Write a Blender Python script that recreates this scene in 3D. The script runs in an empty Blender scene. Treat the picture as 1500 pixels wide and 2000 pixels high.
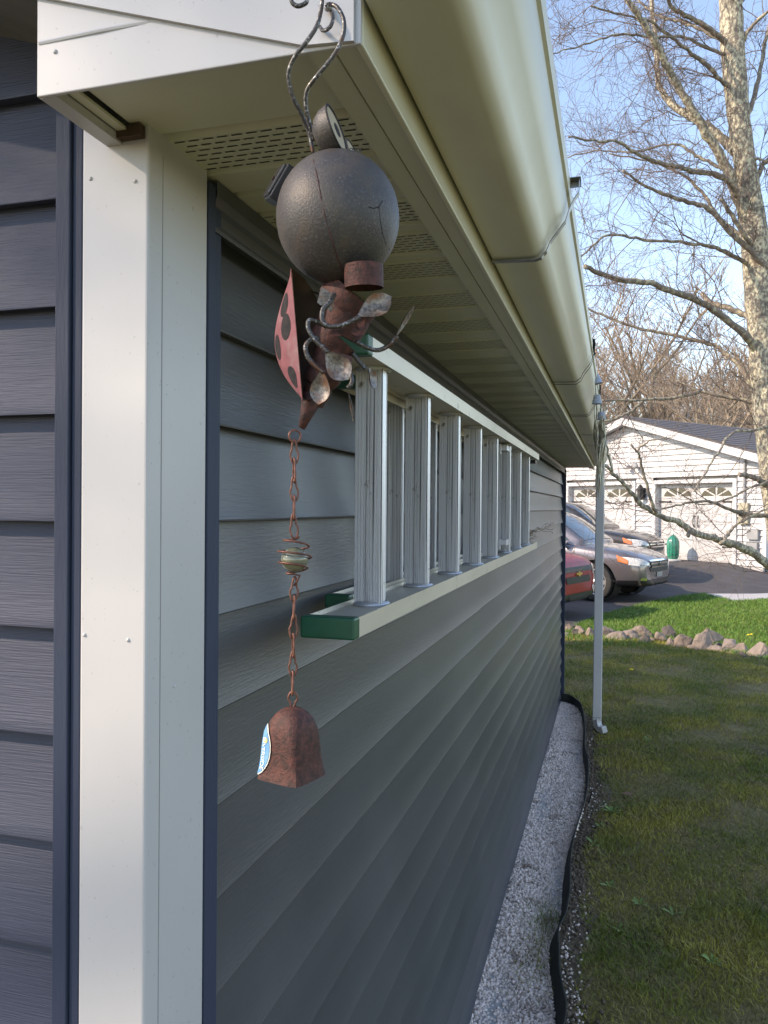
import bpy, bmesh, math, random
import numpy as np
from mathutils import Vector, Matrix
from mathutils.bvhtree import BVHTree
random.seed(7); RNG = np.random.default_rng(7)
S = bpy.context.scene
COL = S.collection
# ------------------------------------------------------------------ camera
F = 1540.0                                     # focal length for a 1500 x 2000 frame
YAW = math.atan(453 / F); PITCH = -math.radians(0.39); ROLL = math.radians(0.45)
EYE = Vector((0, 0, 1.755))
FW = Vector((-math.sin(YAW) * math.cos(PITCH), math.cos(YAW) * math.cos(PITCH), math.sin(PITCH)))
_r = Vector((math.cos(YAW), math.sin(YAW), 0)); _u = _r.cross(FW)
RT = _r * math.cos(ROLL) + _u * math.sin(ROLL); UP = _u * math.cos(ROLL) - _r * math.sin(ROLL)
cd = bpy.data.cameras.new('camera'); cam = bpy.data.objects.new('camera', cd); COL.objects.link(cam)
cd.sensor_fit = 'VERTICAL'; cd.sensor_height = 24; cd.lens = 24 * F / 2000; cd.clip_start = 0.02; cd.clip_end = 2000
M3 = Matrix((RT, UP, -FW)).transposed(); cam.matrix_world = Matrix.Translation(EYE) @ M3.to_4x4()
S.camera = cam
def ray(u, v): return FW + RT * ((u - 750) / F) - UP * ((v - 1000) / F)
def at(u, v, d): return EYE + ray(u, v) * d
def onz(u, v, z=0.0):
    r = ray(u, v); return EYE + r * ((z - EYE.z) / r.z)
# ------------------------------------------------------------------ light
SUN = Vector((-1.37, -.85, 1.0)).normalized()  # towards the sun
w = bpy.data.worlds.new('World'); S.world = w; w.use_nodes = True
nt = w.node_tree; bg = nt.nodes['Background']
sky = nt.nodes.new('ShaderNodeTexSky'); sky.sky_type = 'NISHITA'; sky.sun_disc = False
sky.sun_elevation = math.asin(SUN.z); sky.sun_rotation = math.atan2(SUN.x, SUN.y) % (2 * math.pi)
sky.air_density = 1.0; sky.dust_density = .2; sky.ozone_density = 3.0
nt.links.new(sky.outputs[0], bg.inputs[0]); bg.inputs[1].default_value = 0.15
sl = bpy.data.lights.new('sun', 'SUN'); sl.energy = 2.0; sl.angle = math.radians(0.6); sl.color = (1, .93, .84)
so = bpy.data.objects.new('sun', sl); COL.objects.link(so); so.rotation_euler = SUN.to_track_quat('Z', 'Y').to_euler()
S.view_settings.view_transform = 'Standard'; S.view_settings.look = 'None'
S.view_settings.exposure = 1.55; S.view_settings.gamma = 1
S.view_settings.use_white_balance = True; S.view_settings.white_balance_temperature = 8100; S.view_settings.white_balance_tint = 16
S.render.engine = 'CYCLES'
S.cycles.max_bounces = 6; S.cycles.diffuse_bounces = 4; S.cycles.glossy_bounces = 3; S.cycles.transmission_bounces = 4
S.cycles.use_denoising = True
# ------------------------------------------------------------------ materials
def lin(c):
    if isinstance(c, str):
        c = [int(c[i:i + 2], 16) / 255 for i in (0, 2, 4)]
        return tuple(x / 12.92 if x < .04045 else ((x + .055) / 1.055) ** 2.4 for x in c)
    return tuple(c)
def material(name, c1, c2=None, scale=8, stretch=(1, 1, 1), rough=.5, metal=0, bump=0, bscale=None, bstretch=None,
             lo=.35, hi=.65, detail=5, spec=.5, c3=None, c3scale=3, c3lo=.55, c3hi=.7, island=0, coat=0, bdist=.002, rough2=None):
    m = bpy.data.materials.new(name); m.use_nodes = True
    t = m.node_tree; N = t.nodes; L = t.links; p = N['Principled BSDF']
    p.inputs['Roughness'].default_value = rough; p.inputs['Metallic'].default_value = metal
    p.inputs['Specular IOR Level'].default_value = spec
    p.inputs['Coat Weight'].default_value = coat; p.inputs['Coat Roughness'].default_value = .06
    a = lin(c1); p.inputs['Base Color'].default_value = (*a, 1)
    tc = N.new('ShaderNodeTexCoord')
    def noise(sc, st, det=5):
        mp = N.new('ShaderNodeMapping'); mp.inputs['Scale'].default_value = st; L.new(tc.outputs['Object'], mp.inputs[0])
        n = N.new('ShaderNodeTexNoise'); n.inputs['Scale'].default_value = sc; n.inputs['Detail'].default_value = det
        L.new(mp.outputs[0], n.inputs[0]); return n
    def ramp(src, l, h):
        r = N.new('ShaderNodeMapRange'); r.inputs[1].default_value = l; r.inputs[2].default_value = h
        L.new(src, r.inputs[0]); return r.outputs[0]
    def mix(f, x, y):
        k = N.new('ShaderNodeMix'); k.data_type = 'RGBA'; L.new(f, k.inputs[0])
        for s, i in ((x, 6), (y, 7)):
            if hasattr(s, 'is_linked'): L.new(s, k.inputs[i])
            else: k.inputs[i].default_value = (*s, 1)
        return k.outputs[2]
    col = None
    if c2 is not None:
        n = noise(scale, stretch, detail); f = ramp(n.outputs[0], lo, hi); col = mix(f, a, lin(c2))
        if rough2 is not None:
            rr = N.new('ShaderNodeMapRange'); L.new(f, rr.inputs[0]); rr.inputs[3].default_value = rough; rr.inputs[4].default_value = rough2
            L.new(rr.outputs[0], p.inputs['Roughness'])
    if c3 is not None:
        n = noise(c3scale, (1, 1, 1), 6); col = mix(ramp(n.outputs[0], c3lo, c3hi), col if col is not None else a, lin(c3))
    if island:
        g = N.new('ShaderNodeNewGeometry'); hs = N.new('ShaderNodeHueSaturation')
        r = N.new('ShaderNodeMapRange'); L.new(g.outputs['Random Per Island'], r.inputs[0]); r.inputs[3].default_value = 1 - island; r.inputs[4].default_value = 1 + island
        L.new(r.outputs[0], hs.inputs['Value'])
        if col is not None: L.new(col, hs.inputs['Color'])
        else: hs.inputs['Color'].default_value = (*a, 1)
        col = hs.outputs[0]
    if col is not None: L.new(col, p.inputs['Base Color'])
    if bump:
        n = noise(bscale or scale, bstretch or stretch, 6)
        b = N.new('ShaderNodeBump'); b.inputs['Strength'].default_value = bump; b.inputs['Distance'].default_value = bdist
        L.new(n.outputs[0], b.inputs['Height']); L.new(b.outputs[0], p.inputs['Normal'])
    return m
M = {}
M['siding'] = material('siding', (.072, .076, .084), (.060, .064, .071), 3, (1, .4, 3), .36, bump=.30, bscale=26, bstretch=(1, 1, 14), bdist=.0012, spec=.4, c3=(.09, .091, .10), c3scale=2.2, c3lo=.5, c3hi=.85)
M['sidingf'] = material('siding_front', (.060, .068, .100), (.050, .058, .087), 3, (.4, 1, 3), .6, spec=.25, bump=.6, bscale=30, bstretch=(.7, 1, 22), bdist=.002)  # same vinyl as siding; the faces' different light is put into their colours
M['trimblue'] = material('trim_blue', (.036, .048, .080), (.028, .038, .064), 4, (1, 1, .3), .6, spec=.2, bump=.25, bscale=60, bstretch=(6, 6, .6))
M['white'] = material('white_metal', (.475, .468, .468), (.44, .433, .433), 5, (1, 1, .5), .42, bump=.10, bscale=7, bdist=.006, c3=(.33, .33, .32), c3scale=190, c3lo=.665, c3hi=.73)
M['cream'] = material('soffit_vinyl', (.54, .54, .42), (.47, .47, .36), 4, (1, 1, 1), .45, bump=.22, bscale=20, bstretch=(2, 14, 1), bdist=.001)
M['gutter'] = material('gutter_paint', (.58, .57, .45), (.50, .49, .38), 3, (2, .6, 2), .38, bump=.05, bscale=9, c3=(.43, .42, .31), c3scale=4, c3lo=.55, c3hi=.9)
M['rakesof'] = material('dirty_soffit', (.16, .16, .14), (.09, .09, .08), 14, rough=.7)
M['dark'] = material('dark_gap', (.012, .012, .012), rough=.9)
M['slot'] = material('slot_dark', (.02, .02, .015), rough=.9)
M['alu'] = material('aluminium', (.60, .62, .66), (.45, .46, .50), 14, (1, 1, .15), .42, .55, bump=.15, bscale=30, c3=(.35, .33, .26), c3scale=24, c3lo=.62, c3hi=.75)
M['alurung'] = material('rung_aluminium', (.72, .73, .76), (.20, .20, .21), 330, (1, 1, .006), .38, .3, lo=.53, hi=.66, detail=2, bump=.2, bscale=60, bstretch=(1, 1, .05), c3=(.22, .2, .17), c3scale=40, c3lo=.66, c3hi=.74)
M['rail'] = material('rail_aluminium', (.62, .57, .48), (.50, .46, .38), 10, (1, .2, 1), .42, .4, c3=(.3, .28, .22), c3scale=30, c3lo=.63, c3hi=.75)
M['green'] = material('green_plastic', (.003, .068, .036), (.005, .09, .048), 20, rough=.4)
M['steel'] = material('galvanised', (.32, .32, .32), (.2, .2, .2), 50, rough=.4, metal=.8)
M['rust'] = material('rust', (.062, .022, .018), (.115, .038, .029), 260, rough=.7, metal=.2, bump=.6, bscale=500, bdist=.001, c3=(.026, .014, .012), c3scale=170, c3lo=.40, c3hi=.74)
M['rustpink'] = material('faded_red', (.27, .085, .095), (.20, .058, .066), 120, rough=.55, bump=.2, bscale=120, c3=(.30, .17, .17), c3scale=60, c3lo=.5, c3hi=.7)
M['rustin'] = material('rust_inside', (.085, .05, .03), (.05, .03, .02), 45, rough=.8, bump=.4, bscale=90)
M['headm'] = material('head_metal', (.056, .050, .048), (.105, .093, .086), 620, rough=.5, metal=.2, lo=.52, hi=.72, bump=.55, bscale=750, bdist=.0006, c3=(.095, .075, .055), c3scale=55, c3lo=.5, c3hi=.8)
M['spoon'] = material('spoon_metal', (.24, .21, .185), (.09, .078, .07), 480, rough=.45, metal=.6, bump=.4, bscale=300, bdist=.0006, c3=(.2, .1, .06), c3scale=110, c3lo=.5, c3hi=.66)
M['wire'] = material('wire_metal', (.075, .07, .066), (.34, .34, .34), 500, (1, 1, 1), .45, .6, lo=.56, hi=.66, c3=(.1, .05, .03), c3scale=90, c3lo=.55, c3hi=.65)
M['spot'] = material('black_spot', (.018, .017, .018), (.035, .03, .03), 260, rough=.75, spec=.25)
M['eyedisc'] = material('eye_disc', (.42, .34, .22), (.32, .25, .15), 60, rough=.6)
M['chain'] = material('copper_chain', (.21, .085, .06), (.12, .05, .038), 200, rough=.5, metal=.45, c3=(.33, .15, .1), c3scale=90, c3lo=.6, c3hi=.7)
M['glassbead'] = material('bead_glass', (.17, .17, .12), (.11, .12, .075), 60, rough=.18, spec=.6, coat=.5)
M['sticker'] = material('sticker_blue', (.09, .27, .50), (.2, .42, .62), 60, rough=.4)
M['stickerw'] = material('sticker_white', (.75, .78, .72), rough=.4)
M['stickery'] = material('sticker_yellow', (.62, .52, .2), rough=.4)
M['blackplastic'] = material('black_plastic', (.015, .015, .018), rough=.35)
M['soil'] = material('soil', (.15, .105, .07), (.09, .065, .042), 22, rough=.95, bump=.8, bscale=30, bdist=.02)
M['lawn'] = material('lawn_ground', (.16, .135, .04), (.23, .175, .075), 5, rough=.95, bump=.8, bscale=40, bdist=.02, c3=(.04, .03, .018), c3scale=2.3, c3lo=.56, c3hi=.7)
M['grass'] = material('grass_near', (.125, .165, .012), (.38, .32, .05), 1.7, rough=.65, lo=.40, hi=.64, c3=(.32, .24, .11), c3scale=7, c3lo=.54, c3hi=.72, island=.45)
M['grassf'] = material('grass_far', (.085, .19, .022), (.12, .23, .035), 1.4, rough=.6, island=.3)
M['thatch'] = material('dry_thatch', (.36, .27, .12), (.21, .165, .06), 9, rough=.8, island=.45)
M['yard'] = material('yard_grass', (.13, .155, .045), (.17, .17, .07), 1.2, rough=.95, bump=.6, bscale=9, bdist=.05)
M['asphalt'] = material('asphalt', (.058, .054, .058), (.08, .074, .076), 2.5, rough=.85, bump=.5, bscale=70, bdist=.01, c3=(.045, .043, .047), c3scale=.8)
M['concrete'] = material('concrete', (.50, .47, .46), (.42, .40, .38), 3, rough=.85, bump=.3, bscale=40)
M['clod'] = material('soil_clod', (.17, .12, .08), (.10, .07, .045), 40, rough=.95, island=.35)
M['gravel'] = material('white_gravel', (.95, .79, .69), (.80, .66, .57), 60, rough=.85, island=.22, spec=.15, c3=(.36, .26, .2), c3scale=9, c3lo=.58, c3hi=.72)
M['edging'] = material('edging_plastic', (.030, .033, .030), (.042, .045, .041), 9, rough=.7, spec=.2, bump=.2, bscale=20)
M['rock'] = material('fieldstone', (.30, .235, .195), (.20, .165, .145), 7, rough=.88, bump=.9, bscale=18, bdist=.03, c3=(.36, .29, .22), c3scale=4, c3lo=.5, c3hi=.7)
M['rock2'] = material('brown_fieldstone', (.22, .165, .13), (.30, .24, .19), 6, rough=.9, bump=1, bscale=15, bdist=.04, c3=(.14, .115, .10), c3scale=5, c3lo=.5, c3hi=.66)
M['rockd'] = material('dark_stone', (.10, .085, .075), (.16, .13, .11), 9, rough=.9, bump=.9, bscale=18, bdist=.03)
M['bark'] = material('lichen_bark', (.22, .185, .15), (.58, .53, .38), 26, (1, 1, .6), .9, bump=.9, bscale=40, bdist=.02, lo=.44, hi=.58, c3=(.12, .10, .085), c3scale=7, c3lo=.52, c3hi=.72)
M['limb'] = material('limb_bark', (.20, .165, .135), (.42, .38, .27), 14, rough=.9, lo=.5, hi=.62, bump=.5, bscale=30, bdist=.01)
M['twig'] = material('twig', (.14, .105, .09), (.20, .15, .125), 4, rough=.85)
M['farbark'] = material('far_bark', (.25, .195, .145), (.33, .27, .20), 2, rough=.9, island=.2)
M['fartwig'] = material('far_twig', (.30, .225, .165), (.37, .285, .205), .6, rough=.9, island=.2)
M['brush'] = material('brush', (.20, .145, .085), (.26, .175, .11), .5, rough=.95, island=.35)
M['hill'] = material('hill_ground', (.15, .105, .065), (.10, .078, .045), .3, rough=.95)
M['gwhite'] = material('garage_vinyl', (.52, .51, .515), (.49, .48, .485), 2, rough=.55)
M['gtrim'] = material('garage_trim', (.56, .55, .55), rough=.5)
M['gdoor'] = material('garage_door_paint', (.50, .485, .48), (.48, .465, .46), 1.5, rough=.5)
M['shingle'] = material('asphalt_shingle', (.085, .08, .085), (.13, .12, .125), 14, (1, 3, 1), .9, bump=.5, bscale=20)
M['glassd'] = material('window_dark', (.02, .025, .028), rough=.08)
M['iron'] = material('black_iron', (.02, .02, .02), rough=.55)
M['grey'] = material('grey_enamel', (.32, .32, .32), (.27, .27, .27), 6, rough=.5)
M['meter'] = material('meter_housing', (.36, .33, .24), rough=.5)
M['carpaint'] = material('taupe_paint', (.175, .16, .172), rough=.26, metal=.5, coat=1)
M['redpaint'] = material('red_paint', (.33, .005, .018), rough=.4, metal=0, coat=.25, spec=.3)
M['darkpaint'] = material('dark_grey_paint', (.035, .032, .033), rough=.3, metal=.2, coat=.7)
M['carglass'] = material('car_glass', (.03, .05, .055), rough=.04, spec=.8, coat=.6)
M['tyre'] = material('tyre_rubber', (.025, .025, .026), (.04, .038, .036), 20, rough=.8)
M['alloy'] = material('alloy_wheel', (.62, .60, .58), rough=.3, metal=.75)
M['chrome'] = material('chrome', (.75, .75, .75), rough=.12, metal=1)
M['lampclear'] = material('headlamp_lens', (.78, .78, .74), (.5, .5, .5), 14, rough=.1, coat=1)
M['amber'] = material('amber_lens', (.70, .20, .05), rough=.15, coat=1)
M['gold'] = material('gold_emblem', (.62, .42, .10), rough=.3, metal=.6)
M['cactus'] = material('green_ceramic', (.012, .17, .11), (.02, .24, .16), 14, rough=.3, coat=.6)
M['bellblue'] = material('blue_grey_bell', (.26, .31, .40), (.36, .40, .46), 30, rough=.55)
M['strand'] = material('silvery_strand', (.62, .58, .46), (.17, .15, .10), 60, (1, 1, .35), .4, .3, bump=.6, bscale=60)
M['leafdry'] = material('dry_leaf', (.30, .15, .085), (.2, .1, .06), 30, rough=.8)
M['weed'] = material('weed_leaf', (.11, .19, .03), (.15, .23, .05), 20, rough=.6, island=.25)
M['dandelion'] = material('dandelion', (.75, .55, .03), rough=.7)
M['nest'] = material('dry_twig', (.14, .105, .075), (.22, .17, .12), 40, rough=.9)
# ------------------------------------------------------------------ mesh helpers
def tag(o, label=None, cat=None, group=None, kind=None):
    if label: o['label'] = label
    if cat: o['category'] = cat
    if group: o['group'] = group
    if kind: o['kind'] = kind
    return o
def empty(name, loc=(0, 0, 0), rz=0):
    o = bpy.data.objects.new(name, None); COL.objects.link(o); o.location = loc; o.rotation_euler[2] = rz; o.empty_display_size = .1
    return o
def link(name, me, mat=None, parent=None):
    o = bpy.data.objects.new(name, me); COL.objects.link(o)
    if mat is not None and not me.materials: me.materials.append(M[mat])
    if parent is not None: o.parent = parent
    return o
class MB:
    def __init__(s): s.v = []; s.f = []
    def add(s, vs, fs):
        b = len(s.v); s.v += [tuple(x) for x in vs]; s.f += [tuple(i + b for i in f) for f in fs]; return s
    def box(s, a, b):
        x0, y0, z0 = a; x1, y1, z1 = b
        return s.add([(x0, y0, z0), (x1, y0, z0), (x1, y1, z0), (x0, y1, z0), (x0, y0, z1), (x1, y0, z1), (x1, y1, z1), (x0, y1, z1)],
                     [(0, 3, 2, 1), (4, 5, 6, 7), (0, 1, 5, 4), (1, 2, 6, 5), (2, 3, 7, 6), (3, 0, 4, 7)])
    def obox(s, c, ax, ay, az):
        c = Vector(c); ax, ay, az = Vector(ax), Vector(ay), Vector(az)
        vs = [c + ax * i + ay * j + az * k for k in (-1, 1) for i, j in ((-1, -1), (1, -1), (1, 1), (-1, 1))]
        return s.add(vs, [(0, 3, 2, 1), (4, 5, 6, 7), (0, 1, 5, 4), (1, 2, 6, 5), (2, 3, 7, 6), (3, 0, 4, 7)])
    def tube(s, pts, rad, n=8, caps=True, closed=False, flat=1.0):
        pts = [Vector(p) for p in pts]; k = len(pts)
        if not hasattr(rad, '__len__'): rad = [rad] * k
        T = []
        for i in range(k):
            a = pts[(i - 1) % k] if (closed or i) else pts[0]; b = pts[(i + 1) % k] if (closed or i < k - 1) else pts[-1]
            t = (b - a); T.append(t.normalized() if t.length > 1e-9 else Vector((0, 0, 1)))
        ref = Vector((0, 0, 1)) if abs(T[0].z) < .9 else Vector((1, 0, 0))
        N0 = T[0].cross(ref).normalized(); vs = []
        for i in range(k):
            N0 = (N0 - T[i] * N0.dot(T[i]))
            N0 = N0.normalized() if N0.length > 1e-9 else T[i].orthogonal().normalized()
            B = T[i].cross(N0)
            for j in range(n):
                a = 2 * math.pi * j / n; vs.append(pts[i] + (N0 * math.cos(a) + B * (math.sin(a) * flat)) * rad[i])
        fs = []
        for i in range(k if closed else k - 1):
            for j in range(n):
                a, b, c, d = i * n + j, i * n + (j + 1) % n, ((i + 1) % k) * n + (j + 1) % n, ((i + 1) % k) * n + j
                fs.append((a, b, c, d))
        if caps and not closed: fs += [tuple(range(n - 1, -1, -1)), tuple((k - 1) * n + j for j in range(n))]
        return s.add(vs, fs)
    def lathe(s, prof, n=24, mat=None, cap=True):
        k = len(prof); vs = []
        for r, z in prof:
            for j in range(n):
                a = 2 * math.pi * j / n; p = Vector((r * math.cos(a), r * math.sin(a), z)); vs.append(mat @ p if mat else p)
        fs = [(i * n + j, i * n + (j + 1) % n, (i + 1) * n + (j + 1) % n, (i + 1) * n + j) for i in range(k - 1) for j in range(n)]
        if cap: fs += [tuple(range(n - 1, -1, -1)), tuple((k - 1) * n + j for j in range(n))]
        return s.add(vs, fs)
    def prism(s, poly, off):
        k = len(poly); off = Vector(off); poly = [Vector(p) for p in poly]
        return s.add(poly + [p + off for p in poly], [tuple(range(k)), tuple(range(2 * k - 1, k - 1, -1))] + [(i, k + i, k + (i + 1) % k, (i + 1) % k) for i in range(k)])
    def extr(s, prof, path0, path1, seg=1, fn=None, closed=False):
        # profile of (x, z) swept along y
        k = len(prof); vs = []
        for i in range(seg + 1):
            y = path0 + (path1 - path0) * i / seg
            for j, (x, z) in enumerate(prof):
                dx, dz = fn(y, j) if fn else (0, 0); vs.append((x + dx, y, z + dz))
        kk = k if closed else k - 1
        fs = [(i * k + j, (i + 1) * k + j, (i + 1) * k + (j + 1) % k, i * k + (j + 1) % k) for i in range(seg) for j in range(kk)]
        if closed: fs += [tuple(range(k)), tuple(seg * k + j for j in range(k - 1, -1, -1))]
        return s.add(vs, fs)
    def mesh(s, name, mat, smooth=False, fix=True, ang=None):
        me = bpy.data.meshes.new(name); me.from_pydata(s.v, [], s.f)
        if fix:
            bm = bmesh.new(); bm.from_mesh(me); bmesh.ops.recalc_face_normals(bm, faces=bm.faces); bm.to_mesh(me); bm.free()
        if smooth:
            me.polygons.foreach_set('use_smooth', [True] * len(me.polygons))
            if ang: me.set_sharp_from_angle(angle=math.radians(ang))
        me.materials.append(M[mat]); return me
    def build(s, name, mat, parent=None, smooth=False, fix=True, ang=None):
        return link(name, s.mesh(name, mat, smooth, fix, ang), None, parent)
def np_mesh(name, V, Fc, mat, smooth=False):
    me = bpy.data.meshes.new(name); V = np.asarray(V, np.float32); Fc = np.asarray(Fc, np.int32)
    me.vertices.add(len(V)); me.vertices.foreach_set('co', V.ravel())
    n, k = Fc.shape; me.loops.add(n * k); me.loops.foreach_set('vertex_index', Fc.ravel())
    me.polygons.add(n); me.polygons.foreach_set('loop_start', np.arange(0, n * k, k, dtype=np.int32))
    if smooth: me.polygons.foreach_set('use_smooth', np.ones(n, bool))
    me.update(calc_edges=True); me.materials.append(M[mat]); return me
def bez(pts, n=6):
    # Catmull-Rom through points (any length tuples)
    P = [Vector(p) for p in pts]; out = []
    for i in range(len(P) - 1):
        a, b, c, d = P[max(i - 1, 0)], P[i], P[i + 1], P[min(i + 2, len(P) - 1)]
        for j in range(n):
            t = j / n; out.append(.5 * ((2 * b) + (c - a) * t + (2 * a - 5 * b + 4 * c - d) * t * t + (3 * b - 3 * c + d - a) * t ** 3))
    out.append(P[-1]); return out
def bevel(o, wd=.002, seg=2):
    m = o.modifiers.new('bevel', 'BEVEL'); m.width = wd; m.segments = seg; m.limit_method = 'ANGLE'; return o
def gz(x, y):
    # height of the open ground: level lawn, drive rising to the garage
    t = min(max((y - 15.5) / 5.5, 0), 1); s = t * t * (3 - 2 * t)
    k = min(max(((x - .36) * .748 - (y - 24.4) * .664 - 3.35) / 2.2, 0), 1)
    return .33 * s * (1 - k)
# ------------------------------------------------------------------ the shed (near building)
XW = -.4545; YF = .704; YN = .826; YE = 7.33; ZS = 2.125; EXP = .1139
shed = tag(empty('shed', (XW, YF, 0)), 'blue-grey clapboard shed with a white corner post and vented eave', 'shed')
def spart(mb, name, mat, parent=None, **k):
    o = mb.build(name, mat, parent or shed, **k)
    if parent is None: o.matrix_parent_inverse = Matrix.Translation((-XW, -YF, 0))
    else: o.matrix_parent_inverse = Matrix.Identity(4)
    return o
spart(MB().box((-9.5, YF + .06, .02), (XW - .034, YE - .03, ZS + .1)), 'wall_core', 'dark')
def clap(z0, face, a, b, seg):
    ph = random.uniform(0, 6); amp = .0011
    h = EXP + .012
    prof = [(-.024, z0 + .004), (.0, z0), (.0006, z0 + .002), (-.0032, z0 + .014), (-.0095, z0 + .046), (-.0180, z0 + h)]
    def fn(y, j):
        if face == 'side':
            q = math.sin(y * 3.1 + ph) + .6 * math.sin(y * 7.7 + ph * 2) + .5 * math.sin(y * 1.3 + 2 * ph)
            return (amp * q * (.3 + .7 * (j < 4)) , .0009 * math.sin(y * 2.3 + ph))
        return (0, 0)
    mb = MB().extr(prof, a, b, seg, fn)
    if face == 'side': mb.v = [(XW + x, y, z) for x, y, z in mb.v]
    else: mb.v = [(y, YF - x, z) for x, y, z in mb.v]
    return mb
z = 1.9645; k = 0
while z > -.05:
    ys = (3.9, 5.35, 2.75)[(k // 2) % 3]
    spart(clap(max(z, .012), 'side', YN - .012, ys, 40), 'siding_board', 'siding', smooth=True, ang=24)
    o = spart(clap(max(z, .012), 'side', ys - .025, YE - .045, 40), 'siding_board', 'siding', smooth=True, ang=24); o.location.x += -.0022
    z -= EXP; k += 1
spart(clap(1.9645 + EXP, 'side', YN - .012, YE - .045, 70), 'siding_board', 'siding', smooth=True, ang=40)
z = 1.9645 + 4 * EXP
while z > .75:
    spart(clap(z, 'front', -2.2, -.5445, 6), 'siding_board', 'sidingf', smooth=True, ang=40)
    z -= EXP
# corner boards
wp = spart(MB().box((-.5165, .674, .0), (-.4400, .790, ZS + .2)), 'corner_post', 'white'); bevel(wp, .003, 3)
sm = spart(MB().box((-.4404, .6985, .0), (-.4394, .6992, ZS - .02)), 'post_seam', 'grey')
for (u, v) in ((177, 349), (264, 354), (165, 1240), (250, 1250)):
    r = ray(u, v); p = EYE + r * ((.674 - EYE.y) / r.y)
    spart(MB().lathe([(.0001, .0015), (.0014, .0012), (.0021, .0003), (.0022, -.0005)], 12, Matrix.Translation(p) @ Matrix.Rotation(math.pi / 2, 4, 'X')), 'nail_head', 'white', wp, smooth=True)
for (u, v) in ((377, 408), (340, 1340)):
    r = ray(u, v); p = EYE + r * ((-.44 - EYE.x) / r.x)
    spart(MB().lathe([(.0001, .0015), (.0014, .0012), (.0021, .0003), (.0022, -.0005)], 12, Matrix.Translation(p) @ Matrix.Rotation(math.pi / 2, 4, 'Y')), 'nail_head', 'white', wp, smooth=True)
def channel_y(y0, y1, x, d):   # vertical J channel on the long wall
    return MB().box((x - .03, y0, 0), (x, y0 + (y1 - y0) * .45, ZS - .008)).box((x - .03, y0 + (y1 - y0) * .45 + .0004, 0), (x - d, y1, ZS - .0085))
c = spart(channel_y(.7905, YN, -.4385, .0035), 'corner_channel', 'trimblue'); bevel(c, .0015)
c = spart(MB().box((-.5290, .676, 0), (-.5170, .72, ZS + .3)).box((-.5470, .6725, 0), (-.5294, .72, ZS + .3)), 'corner_channel', 'trimblue'); bevel(c, .0015)
c = spart(MB().box((XW - .03, YE - .045, 0), (XW + .02, YE + .01, ZS - .02)), 'corner_channel', 'trimblue'); bevel(c, .002)
# frieze trim where the long wall meets the soffit
spart(MB().extr([(-.4445, 2.068), (-.4395, 2.066), (-.4395, 2.071), (-.4455, 2.079), (-.4455, 2.092), (-.4405, 2.096), (-.4375, 2.106), (-.4375, ZS - .001)], YN - .02, 3.62, 1), 'frieze_trim', 'siding')
spart(MB().extr([(-.4445, 2.067), (-.4385, 2.065), (-.4385, 2.070), (-.4445, 2.079), (-.4445, 2.092), (-.4395, 2.096), (-.4365, 2.106), (-.4365, ZS - .002)], 3.612, YE, 1), 'frieze_trim', 'siding')
# soffit panels
vents = [.70, .915, 1.03, 1.15, 1.335]; yv = 1.535
while yv < 7.2: vents.append(yv); yv += .2
edges = [.578, .70]
XO = -.207; XI = -.4560
def soffit_panel(y0, y1, vent):
    g = .009
    prof = [(y0, ZS + g), (y0 + .004, ZS + g), (y0 + .010, ZS), (y1 - .004, ZS), (y1 - .001, ZS + g), (y1, ZS + g)]
    mb = MB(); vs = [(x, y, zz) for x in (XI, XO) for y, zz in prof]
    mb.add(vs, [(i, i + 1, 6 + i + 1, 6 + i) for i in range(5)])
    o = spart(mb, 'soffit_panel', 'cream')
    if vent:
        s = MB(); rows = 7; h = (y1 - y0 - .018)
        for r_ in range(rows):
            yy = y0 + .013 + h * r_ / (rows - 1) * .96
            x = XI + .02 + (.008 if r_ % 2 else 0)
            while x < XO - .02:
                s.add([(x, yy, ZS - .0005), (x + .0118, yy, ZS - .0005), (x + .0118, yy + .0020, ZS - .0005), (x, yy + .0020, ZS - .0005)], [(0, 1, 2, 3)]); x += .0160
        v = spart(s, 'vent_slots', 'slot', o, fix=False); v['kind'] = 'stuff'
soffit_panel(.578, .698, False)
for i, v in enumerate(vents):
    w_ = (.086, .078, .082, .090, .10)[min(i, 4)]; nx = vents[i + 1] if i + 1 < len(vents) else 7.45
    soffit_panel(v, v + w_, True)
    rest = nx - v - w_; n = 2 if rest > .11 else 1
    for q in range(n): soffit_panel(v + w_ + rest * q / n, v + w_ + rest * (q + 1) / n, False)
# outer J channel, fascia
spart(MB().extr([(-.2400, ZS - .001), (-.2385, ZS - .010), (-.2180, ZS - .010), (-.2165, ZS - .006), (-.2150, ZS - .012), (-.1975, ZS - .012), (-.1965, ZS - .001)], .5787, 7.45, 1), 'soffit_channel', 'cream')
o = spart(MB().box((-.1965, .5785, 2.110), (-.1900, 7.46, 2.34)), 'fascia', 'gutter'); bevel(o, .0015)
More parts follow.
